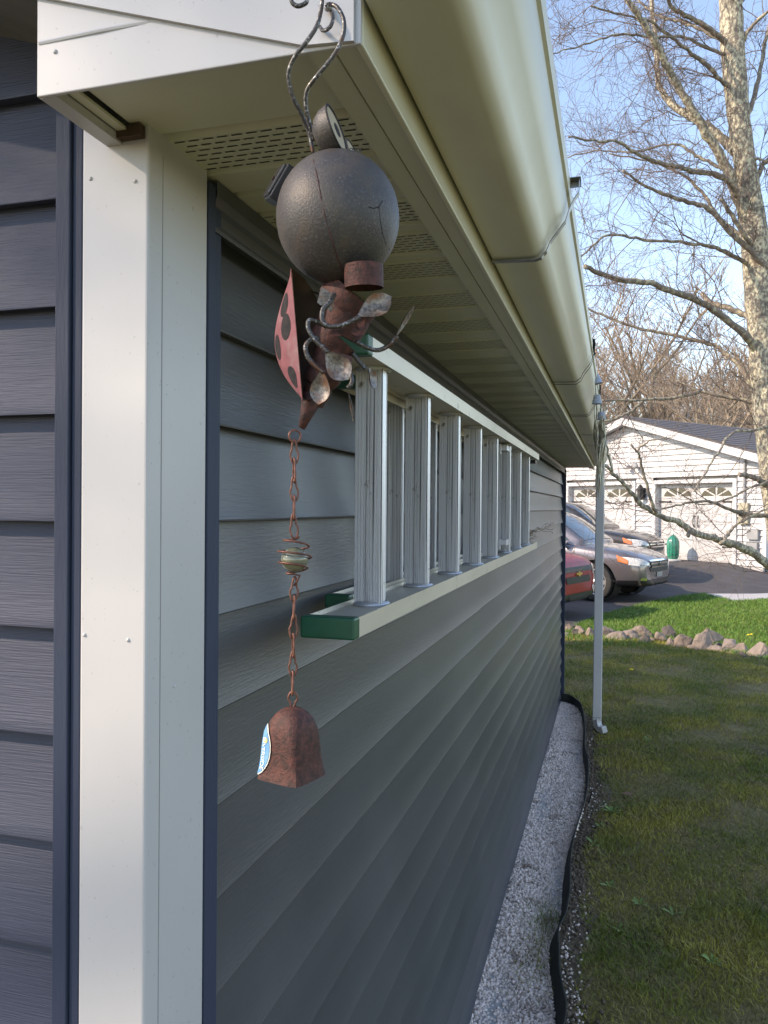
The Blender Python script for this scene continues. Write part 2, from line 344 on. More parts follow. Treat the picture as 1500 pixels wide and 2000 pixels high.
# boxed eave return and rake boards on the gable end
YB = .5745
o = spart(MB().box((-.487, YB, 2.109), (-.1905, .5785, 2.34)), 'return_panel', 'white'); bevel(o, .001)
spart(MB().box((-.487, .579, 2.1095), (-.4700, .70, 2.118)).box((-.487, .579, 2.118), (-.4835, .703, 2.34)), 'return_side', 'white')
spart(MB().box((-.4690, .5792, 2.1185), (-.4590, .70, 2.1215)), 'return_lip', 'cream')
spart(MB().box((-.4705, .664, 2.112), (-.4440, .6735, 2.1235)), 'rusted_gap', 'rustin')
def yp(u, v, y):
    r = ray(u, v); return EYE + r * ((y - EYE.y) / r.y)
a, b = yp(115, 0, YB - .004), yp(592, 88, YB - .004); e = yp(690, 84, YB - .004)
sl_ = (a.z - b.z) / (a.x - b.x)
rk = [(e.x, YB - .004, e.z + .002), (b.x, YB - .004, b.z), (-2.6, YB - .004, b.z + sl_ * (-2.6 - b.x)), (-2.6, YB - .004, b.z + sl_ * (-2.6 - b.x) + .2), (e.x, YB - .004, e.z + .20)]
spart(MB().prism(rk, (0, .0032, 0)), 'rake_board', 'white')
a, b = yp(78, 86, YB + .0012), yp(325, 36, YB + .0010)
spart(MB().tube([a, a.lerp(b, .5) + Vector((0, -.0008, 0)), b + Vector((0, .0012, 0))], .0024, 8), 'crease', 'white')
r = yp(108, 101, YB)
spart(MB().lathe([(.0001, .0015), (.0014, .0012), (.0021, .0003), (.0022, -.0005)], 12, Matrix.Translation(r) @ Matrix.Rotation(math.pi / 2, 4, 'X')), 'nail_head', 'white', None, smooth=True)
# rake soffit left of the return, roof slopes
zl = lambda x: 2.305 + .34 * (-.2 - x)
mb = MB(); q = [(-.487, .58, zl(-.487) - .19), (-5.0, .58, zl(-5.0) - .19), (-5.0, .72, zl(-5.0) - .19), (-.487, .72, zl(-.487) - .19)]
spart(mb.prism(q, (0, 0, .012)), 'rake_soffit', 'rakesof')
for nm, x0, x1, s in (('roof_slope', -.105, -5.0, 1), ('roof_slope', -9.9, -5.0, -1)):
    z0 = 2.305 - .03; z1 = zl(-5.0) + .03
    spart(MB().prism([(x0, .56, z0), (x1, .56, z1), (x1, 7.47, z1), (x0, 7.47, z0)], (0, 0, .02)), nm, 'shingle')
spart(MB().prism([(XW, YF + .05, ZS), (-9.5, YF + .05, ZS), (-5.0, YF + .05, zl(-5.0) - .06)], (0, YE - YF - .06, 0)), 'gable_core', 'dark')
# ------------------------------------------------------------------ gutter
gut = tag(empty('gutter', (-.19, .56, 2.14)), 'cream painted metal gutter running along the shed eave', 'gutter')
def gpart(mb, name, mat, **k):
    o = mb.build(name, mat, gut, **k); o.matrix_parent_inverse = Matrix.Translation((.19, -.56, -2.14)); return o
GP = [(-.1885, 2.262), (-.1885, 2.150), (-.1865, 2.1405), (-.180, 2.138), (-.150, 2.137), (-.125, 2.137), (-.117, 2.1395), (-.110, 2.146), (-.1035, 2.158), (-.097, 2.170), (-.089, 2.180), (-.082, 2.190), (-.0775, 2.203), (-.0755, 2.220), (-.0755, 2.226), (-.0715, 2.228), (-.0700, 2.232), (-.0700, 2.248), (-.0730, 2.251), (-.084, 2.251)]
def gsag(y, j): return (0, -.004 * math.sin(min(max((y - .5) / 3.4, 0), 1) * math.pi))
gi = [(x - .0 if i < 3 else x - .0012, z + .0012) for i, (x, z) in enumerate(GP)][::-1]
gpart(MB().extr(GP + [(-.084, 2.2495)] + gi[1:], .57, 3.05, 20, gsag), 'gutter_run', 'gutter', smooth=True, ang=35)
GP2 = [(x + .0006, z - .0008) for x, z in GP]
gpart(MB().extr(GP2, 3.04, 7.46, 4), 'gutter_run', 'gutter', smooth=True, ang=35)
gpart(MB().prism([(x, 7.46, z) for x, z in GP], (0, .001, 0)), 'end_cap', 'gutter')
def strap(y, w_, mat, off=.0022, tab=True):
    sg = gsag(y, 0)[1] - .0010 if y < 3.05 else -.0012
    pr = [(-.186, 2.1365), (-.150, 2.1345), (-.121, 2.1340), (-.1120, 2.1365), (-.1090, 2.1415)] if tab else [(-.186, 2.1365), (-.150, 2.135), (-.119, 2.135)]
    pr += [(-.1045, 2.1450), (-.0990, 2.1580), (-.0925, 2.1675), (-.0845, 2.1775), (-.0770, 2.1875), (-.0725, 2.2010), (-.0680, 2.2130)]
    pr = [(x, z + sg) for x, z in pr]
    pr += [(-.0620, 2.219), (-.0580, 2.225), (-.0570, 2.243)] if tab else [(-.0660, 2.230), (-.0640, 2.252), (-.075, 2.256)]
    P2 = pr + [(x + .0009, z - .0014) for x, z in pr[::-1]]
    gpart(MB().extr(P2, y, y + w_, 1, None, True), 'gutter_strap' if tab else 'wire_wrap', mat)
    if tab:
        gpart(MB().box((-.080, y - .004, 2.2445), (-.0545, y + w_ + .002, 2.2455)).box((-.080, y + w_ + .001, 2.236), (-.0545, y + w_ + .002, 2.2445)), 'strap_tab', 'steel')
strap(1.205, .012, 'steel'); strap(4.9, .014, 'steel')
for y in (2.40, 2.45, 3.3, 3.36, 4.2): strap(y, .0035, 'iron', tab=False)
# downspout
dsp = tag(empty('downspout', (-.12, 6.35, 0)), 'white square downspout standing beside the gravel strip at the shed end', 'downspout')
b0, t0 = onz(1166, 1405, .10), at(1173, 905, 6.42); ax = (t0 - b0)
def dpart(mb, name, mat='white', **k):
    o = mb.build(name, mat, dsp, **k); o.matrix_parent_inverse = Matrix.Translation((.12, -6.35, 0)); return o
hx, hy = .034, .026
def sqr(c, s=1, tx=0): return [(c.x - hx * s, c.y - hy * s, c.z), (c.x - hx * .8 * s, c.y - hy * 1.12 * s, c.z), (c.x + hx * .8 * s, c.y - hy * 1.12 * s, c.z), (c.x + hx * s, c.y - hy * s, c.z), (c.x + hx * s, c.y + hy * s, c.z), (c.x - hx * s, c.y + hy * s, c.z)]
mb = MB(); n6 = 6
rows = [b0, b0.lerp(t0, .5), t0]; vs = []
for c in rows: vs += sqr(c)
mb.add(vs, [(i * 6 + j, i * 6 + (j + 1) % 6, (i + 1) * 6 + (j + 1) % 6, (i + 1) * 6 + j) for i in range(2) for j in range(6)]); bevel(dpart(mb, 'pipe'), .004)
mb = MB(); pth = [b0 + Vector((0, 0, .004)), b0 + Vector((.004, -.01, -.035)), b0 + Vector((.025, -.03, -.065)), b0 + Vector((.060, -.06, -.060))]
mb.tube(pth, [.041, .041, .040, .042], 4, flat=.85); bevel(dpart(mb, 'elbow'), .004)
mb = MB(); mb.tube([t0 + Vector((0, 0, -.004)), t0 + Vector((0, 0, .04)), Vector((-.125, t0.y + .03, 2.12)), Vector((-.125, t0.y + .03, 2.145))], .040, 4, flat=.8); dpart(mb, 'top_elbow')
mb = MB().box((b0.x - hx - .002, b0.y - hy - .005, b0.z + .02), (b0.x + hx + .002, b0.y + hy + .002, b0.z + .024)); dpart(mb, 'joint_seam', 'grey')
# ------------------------------------------------------------------ ladder hung on the wall
lad = tag(empty('extension_ladder', (-.37, .985, 1.58)), 'aluminium extension ladder with green end caps hung sideways on the wall', 'ladder')
def lpart(mb, name, mat, **k):
    o = mb.build(name, mat, lad, **k); o.matrix_parent_inverse = Matrix.Translation((.37, -.985, -1.58)); return o
ZB0, ZB1, ZT0, ZT1 = 1.579, 1.606, 1.966, 1.993
def rail(x0, x1, z0, z1, y0, y1, up):
    t = .0022; w_ = z1 - z0
    web = (z0, z0 + .004) if up else (z1 - .004, z1)
    mb = MB()
    if up:    # bottom rail: web low, flanges at both edges (open top)
        mb.extr([(x0, z0), (x1, z0), (x1, z1), (x1 - t, z1), (x1 - t * 1.6, z1 - .006), (x0 + t * 1.6, z1 - .006), (x0 + t, z1), (x0, z1)], y0, y1, 1, None, True)
    else:
        mb.extr([(x0, z0), (x0 + t, z0), (x0 + t * 1.6, z0 + .006), (x1 - t * 1.6, z0 + .006), (x1 - t, z0), (x1, z0), (x1, z1), (x0, z1)], y0, y1, 1, None, True)
    return mb
XA, XB = -.405, -.330
lpart(rail(XA, XB, ZB0, ZB1, .994, 3.50, True), 'rail', 'rail'); lpart(rail(XA, XB, ZT0, ZT1, 1.050, 3.56, False), 'rail', 'rail')
def cap(x0, x1, z0, z1, y):
    o = lpart(MB().box((x0 - .0012, y, z0 - .0012), (x1 + .0012, y + .024, z1 + .0012)), 'end_cap', 'green'); bevel(o, .003, 2)
cap(XA, XB, ZB0, ZB1, .984); cap(XA, XB, ZT0, ZT1, 1.035)
XC, XD = -.4480, -.4080
lpart(rail(XC, XD, 1.592, 1.612, 1.20, 3.45, True), 'rail', 'rail'); lpart(rail(XC, XD, 1.952, 1.972, 1.24, 3.50, False), 'rail', 'rail')
cap(XC, XD, 1.592, 1.612, 1.19); cap(XC, XD, 1.952, 1.972, 1.23)
def rung_mesh(rx, ry, z0, z1, fl=True):
    # D shaped ribbed rung, standing upright because the ladder lies on its side
    mb = MB(); pts = []
    n = 17; cuts = [0.0]
    for i in range(n): cuts.append(cuts[-1] + (random.uniform(.7, 1.9) if i % 2 else random.uniform(.7, .95)))
    front = []
    for i in range(n):          # ribbed flat tread faces the near end (-y): wide lands, narrow grooves
        d = .0 if i % 2 else .0026
        front.append((-rx + 2 * rx * (cuts[i] + .02) / cuts[-1], -ry + d)); front.append((-rx + 2 * rx * (cuts[i + 1] - .02) / cuts[-1], -ry + d))
    back = [(rx, -ry * .2), (rx * .8, ry * .6), (rx * .35, ry), (-rx * .35, ry), (-rx * .8, ry * .6), (-rx, -ry * .2)]
    pts = front + back; k = len(pts)
    vs = [(x, y, zz) for zz in (z0, z1) for x, y in pts]
    mb.add(vs, [(i, (i + 1) % k, k + (i + 1) % k, k + i) for i in range(k)]); return mb
rm = rung_mesh(.0235, .0185, ZB1 - .006, ZT0 + .006).mesh('rung', 'alurung')
fms = []
for zz, s in ((ZB1 - .0058, 1), (ZT0 + .0058, -1)):
    fm = MB(); fms.append(fm); fm.lathe([(.0285, zz), (.0295, zz + .003 * s), (.0265, zz + .006 * s), (.0240, zz + .0075 * s)], 20, cap=False)
fms = [f_.mesh('rung_collar', 'alu', smooth=True) for f_ in fms]
rm2 = rung_mesh(.0175, .0150, 1.606, 1.958).mesh('rung', 'alurung')
for i in range(8):
    y = 1.185 + .305 * i
    for me in [rm] + fms:
        o = link('rung' if me is rm else 'rung_collar', me, None, lad); o.matrix_parent_inverse = Matrix.Translation((.37, -.985, -1.58))
        o.location = (-.3675, y, 0); o.rotation_euler[2] = math.radians(-8) if me is rm else 0
    o = link('rung', rm2, None, lad); o.matrix_parent_inverse = Matrix.Translation((.37, -.985, -1.58)); o.location = (-.4285, y + .355 - (.305 if i == 7 else 0), 0)
for zz in (1.63, 1.945):
    lpart(MB().box((-.376, 2.62, zz), (-.348, 2.70, zz + .018)).box((-.372, 2.60, zz - .012), (-.366, 2.62, zz + .02)), 'rung_lock', 'alu')
lpart(MB().box((-.40, 3.505, 1.95), (-.34, 3.545, 1.966)), 'rail_foot', 'blackplastic')
for y, h in ((1.55, 1.9), (3.2, 1.9)):
    lpart(MB().box((-.452, y, ZT0 - .02), (-.40, y + .02, ZT0 - .001)), 'wall_hook', 'steel')
# twig nest lodged at the ladder's far end
ns = MB(); c0 = Vector((-.372, 3.43, 1.625))
for i in range(70):
    a = random.uniform(0, 6.28); d_ = Vector((math.cos(a), math.sin(a) * 1.0, random.uniform(-.2, .5))); c1 = c0 + Vector((random.uniform(-.02, .03), random.uniform(-.05, .05), random.uniform(-.015, .03)))
    l_ = random.uniform(.02, .06); ns.tube([c1 - d_ * l_ * .5, c1 + Vector((0, 0, random.uniform(-.006, .012))), c1 + d_ * l_ * .5], .0008, 3, caps=False)
for i in range(5):
    p = c0 + Vector((.03, .02, .03)); q = [p]
    for j in range(6): q.append(q[-1] + Vector((random.uniform(.0, .02), random.uniform(.02, .05), random.uniform(-.012, .016))))
    ns.tube(q, .0009, 3, caps=False)
tag(ns.build('twig_nest', 'nest', fix=False), 'small tangle of dry twigs lodged on the far end of the ladder', 'nest')
# ------------------------------------------------------------------ ladybug wind chime hanging from the rake board
def part(mb, name, mat, t, **k):
    o = mb.build(name, mat, t, **k)
    if t.type == 'EMPTY': o.matrix_parent_inverse = Matrix.Translation(t.location).inverted()
    return o
DD = .555
PX = DD / F
def L(u, v, d=0.0): return at(u, v, DD + d)
CX, CY, CZ = RT, -UP, FW            # camera-aligned axes only as a drawing basis: right, down, away
def vec(r, dn, aw): return RT * r - UP * dn + FW * aw
chime = tag(empty('wind_chime', L(660, 425)), 'rusty metal ladybug wind chime with a bell on a chain', 'wind chime')
cp = lambda mb, name, mat, **k: part(mb, name, mat, chime, **k)
# hook in the rake board
hk = tag(empty('screw_hook', L(640, 15, .012)), 'small bright screw and wire hook in the white rake board', 'hook')
hp = lambda mb, name, mat, **k: part(mb, name, mat, hk, **k)
zf = Vector((0, -1, 0)); hc = yp(641, 14, YB - .008)
Rm = Matrix.Translation(hc) @ Matrix.Rotation(math.pi / 2, 4, 'X')
hp(MB().lathe([(.0001, .0028), (.0020, .0024), (.0032, .0010), (.0034, -.0005), (.0016, -.001), (.0015, -.008)], 14, Rm), 'screw', 'steel', smooth=True, ang=40)
hp(MB().obox(hc + Vector((0, -.0027, 0)), (.0016, 0, .0005), (0, .0004, 0), (-.0001, 0, .0004)).obox(hc + Vector((0, -.0027, 0)), (.0004, 0, -.0001), (0, .00039, 0), (.0005, 0, .0016)), 'cross_slot', 'dark')
hp(MB().tube(bez([yp(646, 20, YB - .004), yp(650, 36, YB - .009), yp(645, 52, YB - .011), yp(632, 60, YB - .010), yp(624, 52, YB - .007)], 5), .0015, 8), 'hook_wire', 'wire')
# antennae
rw = 4.2 * PX
dB = -.035
ear1 = bez([L(585, -22, -.01), L(572, -10, -.012), L(570, 4, -.012), L(582, 12, -.012), L(598, 5, -.012), L(600, -8, -.012)], 5)
cp(MB().tube(ear1, rw, 8), 'antenna_curl', 'wire', smooth=True)
cp(MB().tube(bez([L(629, -14, -.012), L(628, 14, -.012), L(619, 50, -.014), L(600, 80, -.014), L(575, 112, -.012), L(563, 148, -.008), L(572, 190, -.002), L(588, 222, .004), L(603, 258, .01), L(612, 300, .012)], 6), rw, 8), 'antenna', 'wire', smooth=True)
cp(MB().tube(bez([L(643, 8, -.008), L(658, 14, -.012), L(671, 38, -.013), L(670, 70, -.014), L(652, 108, -.013), L(618, 150, -.010), L(600, 176, -.006), L(597, 204, -.002), L(604, 240, .004), L(614, 275, .01)], 6), rw, 8), 'antenna', 'wire', smooth=True)
# head
hc_ = L(660, 427)
def sph(c, rx, ry, rz, nu=40, nv=24, v0=0.0, v1=1.0):
    pr = []; mb = MB(); vs = []
    for i in range(nv + 1):
        t = math.pi * (v0 + (v1 - v0) * i / nv)
        for j in range(nu):
            a = 2 * math.pi * j / nu; vs.append(c + vec(rx * math.sin(t) * math.cos(a), -ry * math.cos(t), rz * math.sin(t) * math.sin(a)))
    mb.add(vs, [(i * nu + j, i * nu + (j + 1) % nu, (i + 1) * nu + (j + 1) % nu, (i + 1) * nu + j) for i in range(nv) for j in range(nu)]); return mb
head = cp(sph(hc_, 120 * PX, 127 * PX, 118 * PX), 'head', 'headm', smooth=True)
def onhead(u, v, lift=.0):
    # front point of the head ellipsoid under an image point (both in real space)
    o_ = EYE; d_ = ray(u, v)
    def loc(p): q = p - hc_; return Vector((q.dot(RT) / (120 * PX), q.dot(UP) / (127 * PX), q.dot(FW) / (118 * PX)))
    a = loc(o_); b = loc(o_ + d_) - a; A = b.dot(b); B = 2 * a.dot(b); C_ = a.dot(a) - 1; D_ = B * B - 4 * A * C_
    t = (-B - math.sqrt(max(D_, 0))) / (2 * A); p = o_ + d_ * t; return p + (p - hc_).normalized() * lift
def sub(mb, name, mat, par, **k):
    o = mb.build(name, mat, par, **k); o.matrix_parent_inverse = Matrix.Identity(4); return o
sub(MB().tube([onhead(u, v, -.0001) for u, v in ((612, 312), (617, 335), (621, 352), (626, 380), (634, 420), (646, 460), (652, 480), (658, 500), (664, 515), (670, 530))], .0005, 6), 'seam', 'rust', head)
sub(MB().tube([onhead(u, v, -.0002) for u, v in ((720, 404), (730, 407), (740, 404), (747, 392))], .00045, 6), 'face_mark', 'spot', head)
sub(MB().tube([onhead(u, v, -.0002) for u, v in ((740, 404), (743, 430), (747, 455), (753, 475), (761, 488))], .0004, 6), 'face_mark', 'spot', head)
# eye cup with a pale disc
def cupeye(c, ax, r, name, par):
    q = ax.to_track_quat('Z', 'Y').to_matrix().to_4x4(); q = Matrix.Translation(c) @ q
    o = cp(MB().lathe([(.02 * r, -1.0 * r), (.4 * r, -.93 * r), (.7 * r, -.72 * r), (.9 * r, -.42 * r), (.98 * r, -.1 * r), (1.0 * r, 0), (.94 * r, .02 * r), (.90 * r, -.04 * r)], 28, q, cap=False), name, 'headm', smooth=True, ang=50)
    sub(MB().lathe([(.001 * r, 0), (.91 * r, -.02 * r)], 28, q, cap=False), 'eye_disc', 'eyedisc', o)
    sub(MB().lathe([(.001 * r, .02 * r), (.30 * r, .015 * r)], 20, q @ Matrix.Translation((.1 * r, 0, 0)), cap=False), 'pupil', 'spot', o)
    sub(MB().lathe([(.90 * r, -.03 * r), (1.02 * r, -.03 * r), (1.03 * r, .03 * r), (.92 * r, .03 * r)], 28, q, cap=False), 'eye_rim', 'spot', o)
cupeye(L(657, 252, -.012), vec(.90, -.27, -.28).normalized(), 46 * PX, 'eye_cup', chime)
cupeye(L(690, 300, .028), vec(.85, -.30, -.30).normalized(), 30 * PX, 'eye_cup', chime)
cp(MB().tube([L(682 + 4 * math.cos(i * .9) + i * .9, 295 + 6 * math.sin(i * .9), -.004) for i in range(28)], .0003, 5, caps=False), 'lash_coil', 'wire')
# solar box behind the head
cc = L(549, 362, .030)
bx_ = vec(.80, .45, .40).normalized(); by_ = vec(-.50, .85, .1).normalized(); by_ = (by_ - bx_ * by_.dot(bx_)).normalized(); bz_ = bx_.cross(by_)
o = cp(MB().obox(cc, bx_ * 13 * PX, by_ * 38 * PX, bz_ * 36 * PX).obox(cc - bx_ * 15 * PX, bx_ * 4 * PX, by_ * 34 * PX, bz_ * 32 * PX), 'solar_box', 'blackplastic'); bevel(o, .001)
cp(MB().obox(cc - bx_ * 20 * PX + by_ * -2 * PX, bx_ * 2 * PX, by_ * 4 * PX, bz_ * 4 * PX), 'box_screw', 'rust')
# neck collar
ax = vec(.02, 1, .10).normalized(); q = Matrix.Translation(L(710, 518, -.020)) @ ax.to_track_quat('Z', 'Y').to_matrix().to_4x4()
r = 37 * PX
cp(MB().lathe([(.9 * r, -.0005), (r, .000), (1.0 * r, 42 * PX), (.97 * r, 42 * PX), (.96 * r, .0005)], 28, q, cap=False), 'neck_collar', 'rust', smooth=True, ang=40)
cp(MB().lathe([(.001, .30 * r), (.955 * r, .30 * r)], 24, q, cap=False), 'collar_inside', 'dark')
# wing shell
sc = L(579, 653, -.008); la = vec(.085, 1, .02).normalized(); wa = vec(.54, .05, .84).normalized(); na = la.cross(wa).normalized()
if na.dot(RT) > 0: na = -na
HL = 128 * PX; WW = 100 * PX; BB = 92 * PX
def shell_pt(s, t, off=0.0):
    e = math.sqrt(max(1 - abs(s) ** 2.2, 0)); lens = max(1 - s * s, 0)
    return sc + la * (HL * s) + wa * (WW * .5 * (t + 1) * e) + na * (BB * lens * (1 - t * t) + off)
def patch(fn, nu, nv):
    mb = MB(); vs = [fn(i / nu * 2 - 1, j / nv * 2 - 1) for i in range(nu + 1) for j in range(nv + 1)]
    return mb.add(vs, [(i * (nv + 1) + j, i * (nv + 1) + j + 1, (i + 1) * (nv + 1) + j + 1, (i + 1) * (nv + 1) + j) for i in range(nu) for j in range(nv)])
shell = cp(patch(lambda s, t: shell_pt(s, t), 26, 16), 'wing_shell', 'rustpink', smooth=True)
sub(patch(lambda s, t: shell_pt(s, t * .995, -.0007), 26, 16), 'shell_inside', 'rustin', shell, smooth=True)
for s0, t0_, rs, rt in ((-.18, -.80, .20, .12), (-.52, -.72, .17, .14), (.60, -.76, .18, .14), (.06, -.50, .20, .12), (-.30, .25, .15, .22), (.42, .22, .15, .26)):
    sub(patch(lambda a, b: shell_pt(s0 + rs * (a * .5 + .5) * math.cos(math.pi * b), t0_ + rt * (a * .5 + .5) * math.sin(math.pi * b), .0005), 5, 16), 'shell_spot', 'spot', shell, smooth=True)
# rolled rusty body rings
ax0 = vec(-.42, .88, .15).normalized()
for (u, v, r0, r1, ln, tw, mt) in ((678, 592, 60, 58, 40, -.75, 'rust'), (668, 630, 50, 49, 46, -.15, 'rust'), (648, 668, 49, 45, 36, -.85, 'rust'), (648, 704, 38, 37, 42, .15, 'rust'), (628, 738, 35, 29, 38, -.70, 'rust'), (617, 772, 27, 22, 38, .10, 'rust')):
    ax = (ax0 + RT * tw * .5).normalized(); q = Matrix.Translation(L(u, v, .012)) @ ax.to_track_quat('Z', 'X').to_matrix().to_4x4()
    a, b, h = r0 * PX, r1 * PX, ln * PX
    cp(MB().lathe([(a * .97, -h * .5), (a, -h * .5), (a * 1.01, -h * .2), ((a + b) / 2, h * .2), (b, h * .5), (b * .95, h * .5), (a * .93, -h * .45)], 28, q, cap=False), 'body_ring', mt, smooth=True, ang=45)
q = Matrix.Translation(L(650, 585, .010)) @ (ax0 + RT * .1).normalized().to_track_quat('Z', 'X').to_matrix().to_4x4()
cp(MB().lathe([(.001, 0), (48 * PX, 0)], 24, q, cap=False), 'body_plug', 'rustin')
for (u, v, du, dv, a_) in ((690, 640, 24, 17, .5), (648, 645, 20, 12, .7), (668, 690, 20, 22, .3), (700, 618, 14, 26, .2)):      # torn flaps of sheet metal
    c0_ = L(u, v, -.016); cp(MB().add([c0_, c0_ + vec(du * PX, dv * PX * a_, .001), c0_ + vec(du * .7 * PX, dv * PX, -.002), c0_ + vec(du * .3 * PX, dv * 1.1 * PX, -.003), c0_ + vec(-du * .2 * PX, dv * .6 * PX, -.001)], [(0, 1, 2, 3, 4)]), 'metal_flap', 'rust')
mb = MB(); tl = [L(608, 772, .010), L(606, 790, .009), L(598, 812, .008), L(589, 836, .007)]
mb.tube(tl, [24 * PX, 22 * PX, 15 * PX, 8 * PX], 16, flat=.8); cp(mb, 'tail_cone', 'rust', smooth=True)
cp(MB().obox(L(637, 585, -.015), vec(13 * PX, 8 * PX, .001), vec(-4 * PX, 15 * PX, 0), vec(0, 0, .0005)), 'bare_metal_plate', 'spoon')
# legs with spoon feet
def spoon(c, ax, w_, l_, nrm, name='foot'):
    ax = ax.normalized(); nrm = (nrm - ax * nrm.dot(ax)).normalized(); sd = ax.cross(nrm)
    def fn(a, b):
        u_ = (a + 1) / 2; wd = math.sin(math.pi * min(u_ ** 1.15, 1)) ** .75 * (.62 + .5 * u_) if 0 < u_ < 1 else 0.02
        return c + ax * (l_ * (u_ - .5)) + sd * (w_ * .5 * b * wd) - nrm * (.18 * w_ * (1 - b * b) * wd * math.sin(math.pi * u_))
    mb = patch(fn, 12, 8); k = len(mb.v); f0 = list(mb.f); v0 = list(mb.v)
    mb.add([Vector(p) + nrm * .0006 for p in v0], f0); return mb
def leg(path, r, c, ax, w_, l_, nrm, d=0):
    o = cp(MB().tube(bez(path, 6), r, 8), 'leg', 'wire', smooth=True)
    sub(spoon(c, ax, w_, l_, nrm), 'spoon_foot', 'spoon', o, smooth=True, fix=False)
rl = 4.6 * PX; cam_n = -FW
leg([L(653, 574, -.014), L(642, 592, -.019), L(630, 606, -.021), L(630, 628, -.022), L(645, 638, -.022), L(672, 634, -.022), L(702, 619, -.020)], rl, L(731, 599, -.020), vec(.86, -.50, 0), 52 * PX, 74 * PX, vec(-.1, -.2, -.97))
leg([L(638, 638, -.012), L(618, 628, -.018), L(604, 626, -.020), L(602, 640, -.021), L(612, 660, -.021), L(630, 678, -.021), L(640, 688, -.021)], rl, L(658, 713, -.020), vec(.62, .78, 0), 52 * PX, 70 * PX, vec(-.15, -.1, -.97))
leg([L(622, 660, -.010), L(606, 664, -.016), L(597, 676, -.018), L(600, 694, -.018), L(614, 713, -.018), L(632, 728, -.018)], rl, L(626, 756, -.017), vec(-.12, 1, .1), 44 * PX, 66 * PX, vec(-.2, -.1, -.97))
leg([L(696, 668, .0), L(715, 678, .004), L(738, 684, .006), L(760, 674, .008), L(776, 656, .008)], rl, L(790, 628, .008), vec(.5, -.85, .1), 22 * PX, 74 * PX, vec(.9, .4, -.35))
leg([L(688, 690, .006), L(700, 705, .008), L(714, 721, .009)], rl, L(727, 737, .009), vec(.3, .6, .75), 40 * PX, 50 * PX, vec(.0, -.55, -.8))
leg([L(682, 722, .004), L(687, 738, .003), L(686, 750, .002), L(678, 758, .002)], rl, L(686, 792, .002), vec(.16, 1, 0), 14 * PX, 64 * PX, vec(-.95, .1, -.3))
# ring, chain, bead, coil
cp(MB().tube([L(576, 852) + vec(11 * PX * math.cos(a), 12 * PX * math.sin(a), .002 * math.cos(a)) for a in [2 * math.pi * i / 20 for i in range(20)]], 2.2 * PX, 8, closed=True), 'ring', 'chain', smooth=True)
def linkmesh(ln, wd, r):
    pts = []
    for i in range(22):
        a = 2 * math.pi * i / 22; pts.append((wd * math.sin(a) * (1.15 if math.cos(a) < 0 else .7), .05 * wd * math.sin(2 * a), ln * .5 * math.cos(a)))
    return MB().tube(pts, r, 7, closed=True).mesh('chain_link', 'chain', smooth=True)
lm = linkmesh(48 * PX, 7.0 * PX, 2.1 * PX)
def chain(u0, v0, u1, v1, n):
    for i in range(n):
        t = (i + .5) / n; p = L(u0 + (u1 - u0) * t, v0 + (v1 - v0) * t)
        o = link('chain_link', lm, None, chime); o.matrix_parent_inverse = Matrix.Translation(chime.location).inverted()
        o.location = p; o.rotation_euler = (random.uniform(-.05, .05), random.uniform(-.06, .06), YAW + (math.pi / 2 if i % 2 else 0) + random.uniform(.15, .5))
chain(575, 864, 574, 1046, 5); chain(575, 1132, 571, 1352, 6)
bp = L(575, 1093)
cp(sph(bp, 26.5 * PX, 24.5 * PX, 26.5 * PX, 28, 16), 'glass_bead', 'glassbead', smooth=True)
co = []
for i in range(90):
    t = i / 89; a = t * 2 * math.pi * 3.6 + .6
    rr = (31 * math.sin(math.pi * min(max(t * .96 + .02, 0), 1)) ** .55 + 2) * PX
    co.append(L(575, 1046 + 78 * t) + vec(rr * math.cos(a), 4 * PX * math.sin(a), rr * math.sin(a)))
co += [L(586, 1124, -.001), L(580, 1136, 0), L(574, 1144, 0)]
cp(MB().tube(co, 2.1 * PX, 7), 'wire_coil', 'chain', smooth=True)
cp(MB().tube([L(572, 1366) + vec(9 * PX * math.cos(a) * (1 if math.sin(a) < .3 else .6), 15 * PX * math.sin(a), 0) for a in [2 * math.pi * i / 20 for i in range(20)]], 2.2 * PX, 7, closed=True), 'bell_loop', 'chain', smooth=True)
# bell
bq = Matrix.Translation(L(571, 1380)) @ Matrix.Rotation(YAW - math.radians(31.5), 4, 'Z')
def rsq(h, rnd, z, n=32):
    out = []
    for j in range(n):
        a = 2 * math.pi * j / n + math.pi / 4; cx, sx = math.cos(a), math.sin(a); e = 2.0 + rnd
        k = (abs(cx) ** e + abs(sx) ** e) ** (-1 / e); out.append(bq @ Vector((h * k * cx, h * k * sx, z)))
    return out
BPRO = [(.5, .2, 0), (10, .2, -1), (20, .3, -5), (30, .6, -13), (38, 1.2, -26), (42.5, 2.2, -45), (44, 3.5, -70), (45.5, 4.5, -100), (48, 5.5, -122), (51.5, 6, -136), (50, 6, -136), (46, 5, -120)]
mb = MB(); vs = []
for h, e, zz in BPRO: vs += rsq(h * PX, e, zz * PX)
mb.add(vs, [(i * 32 + j, i * 32 + (j + 1) % 32, (i + 1) * 32 + (j + 1) % 32, (i + 1) * 32 + j) for i in range(len(BPRO) - 1) for j in range(32)])
bell = cp(mb, 'bell', 'rust', smooth=True, ang=50)
cp(MB().tube([L(543, 1470, .0), L(543, 1522, -.002)], 4 * PX, 8), 'clapper', 'iron')
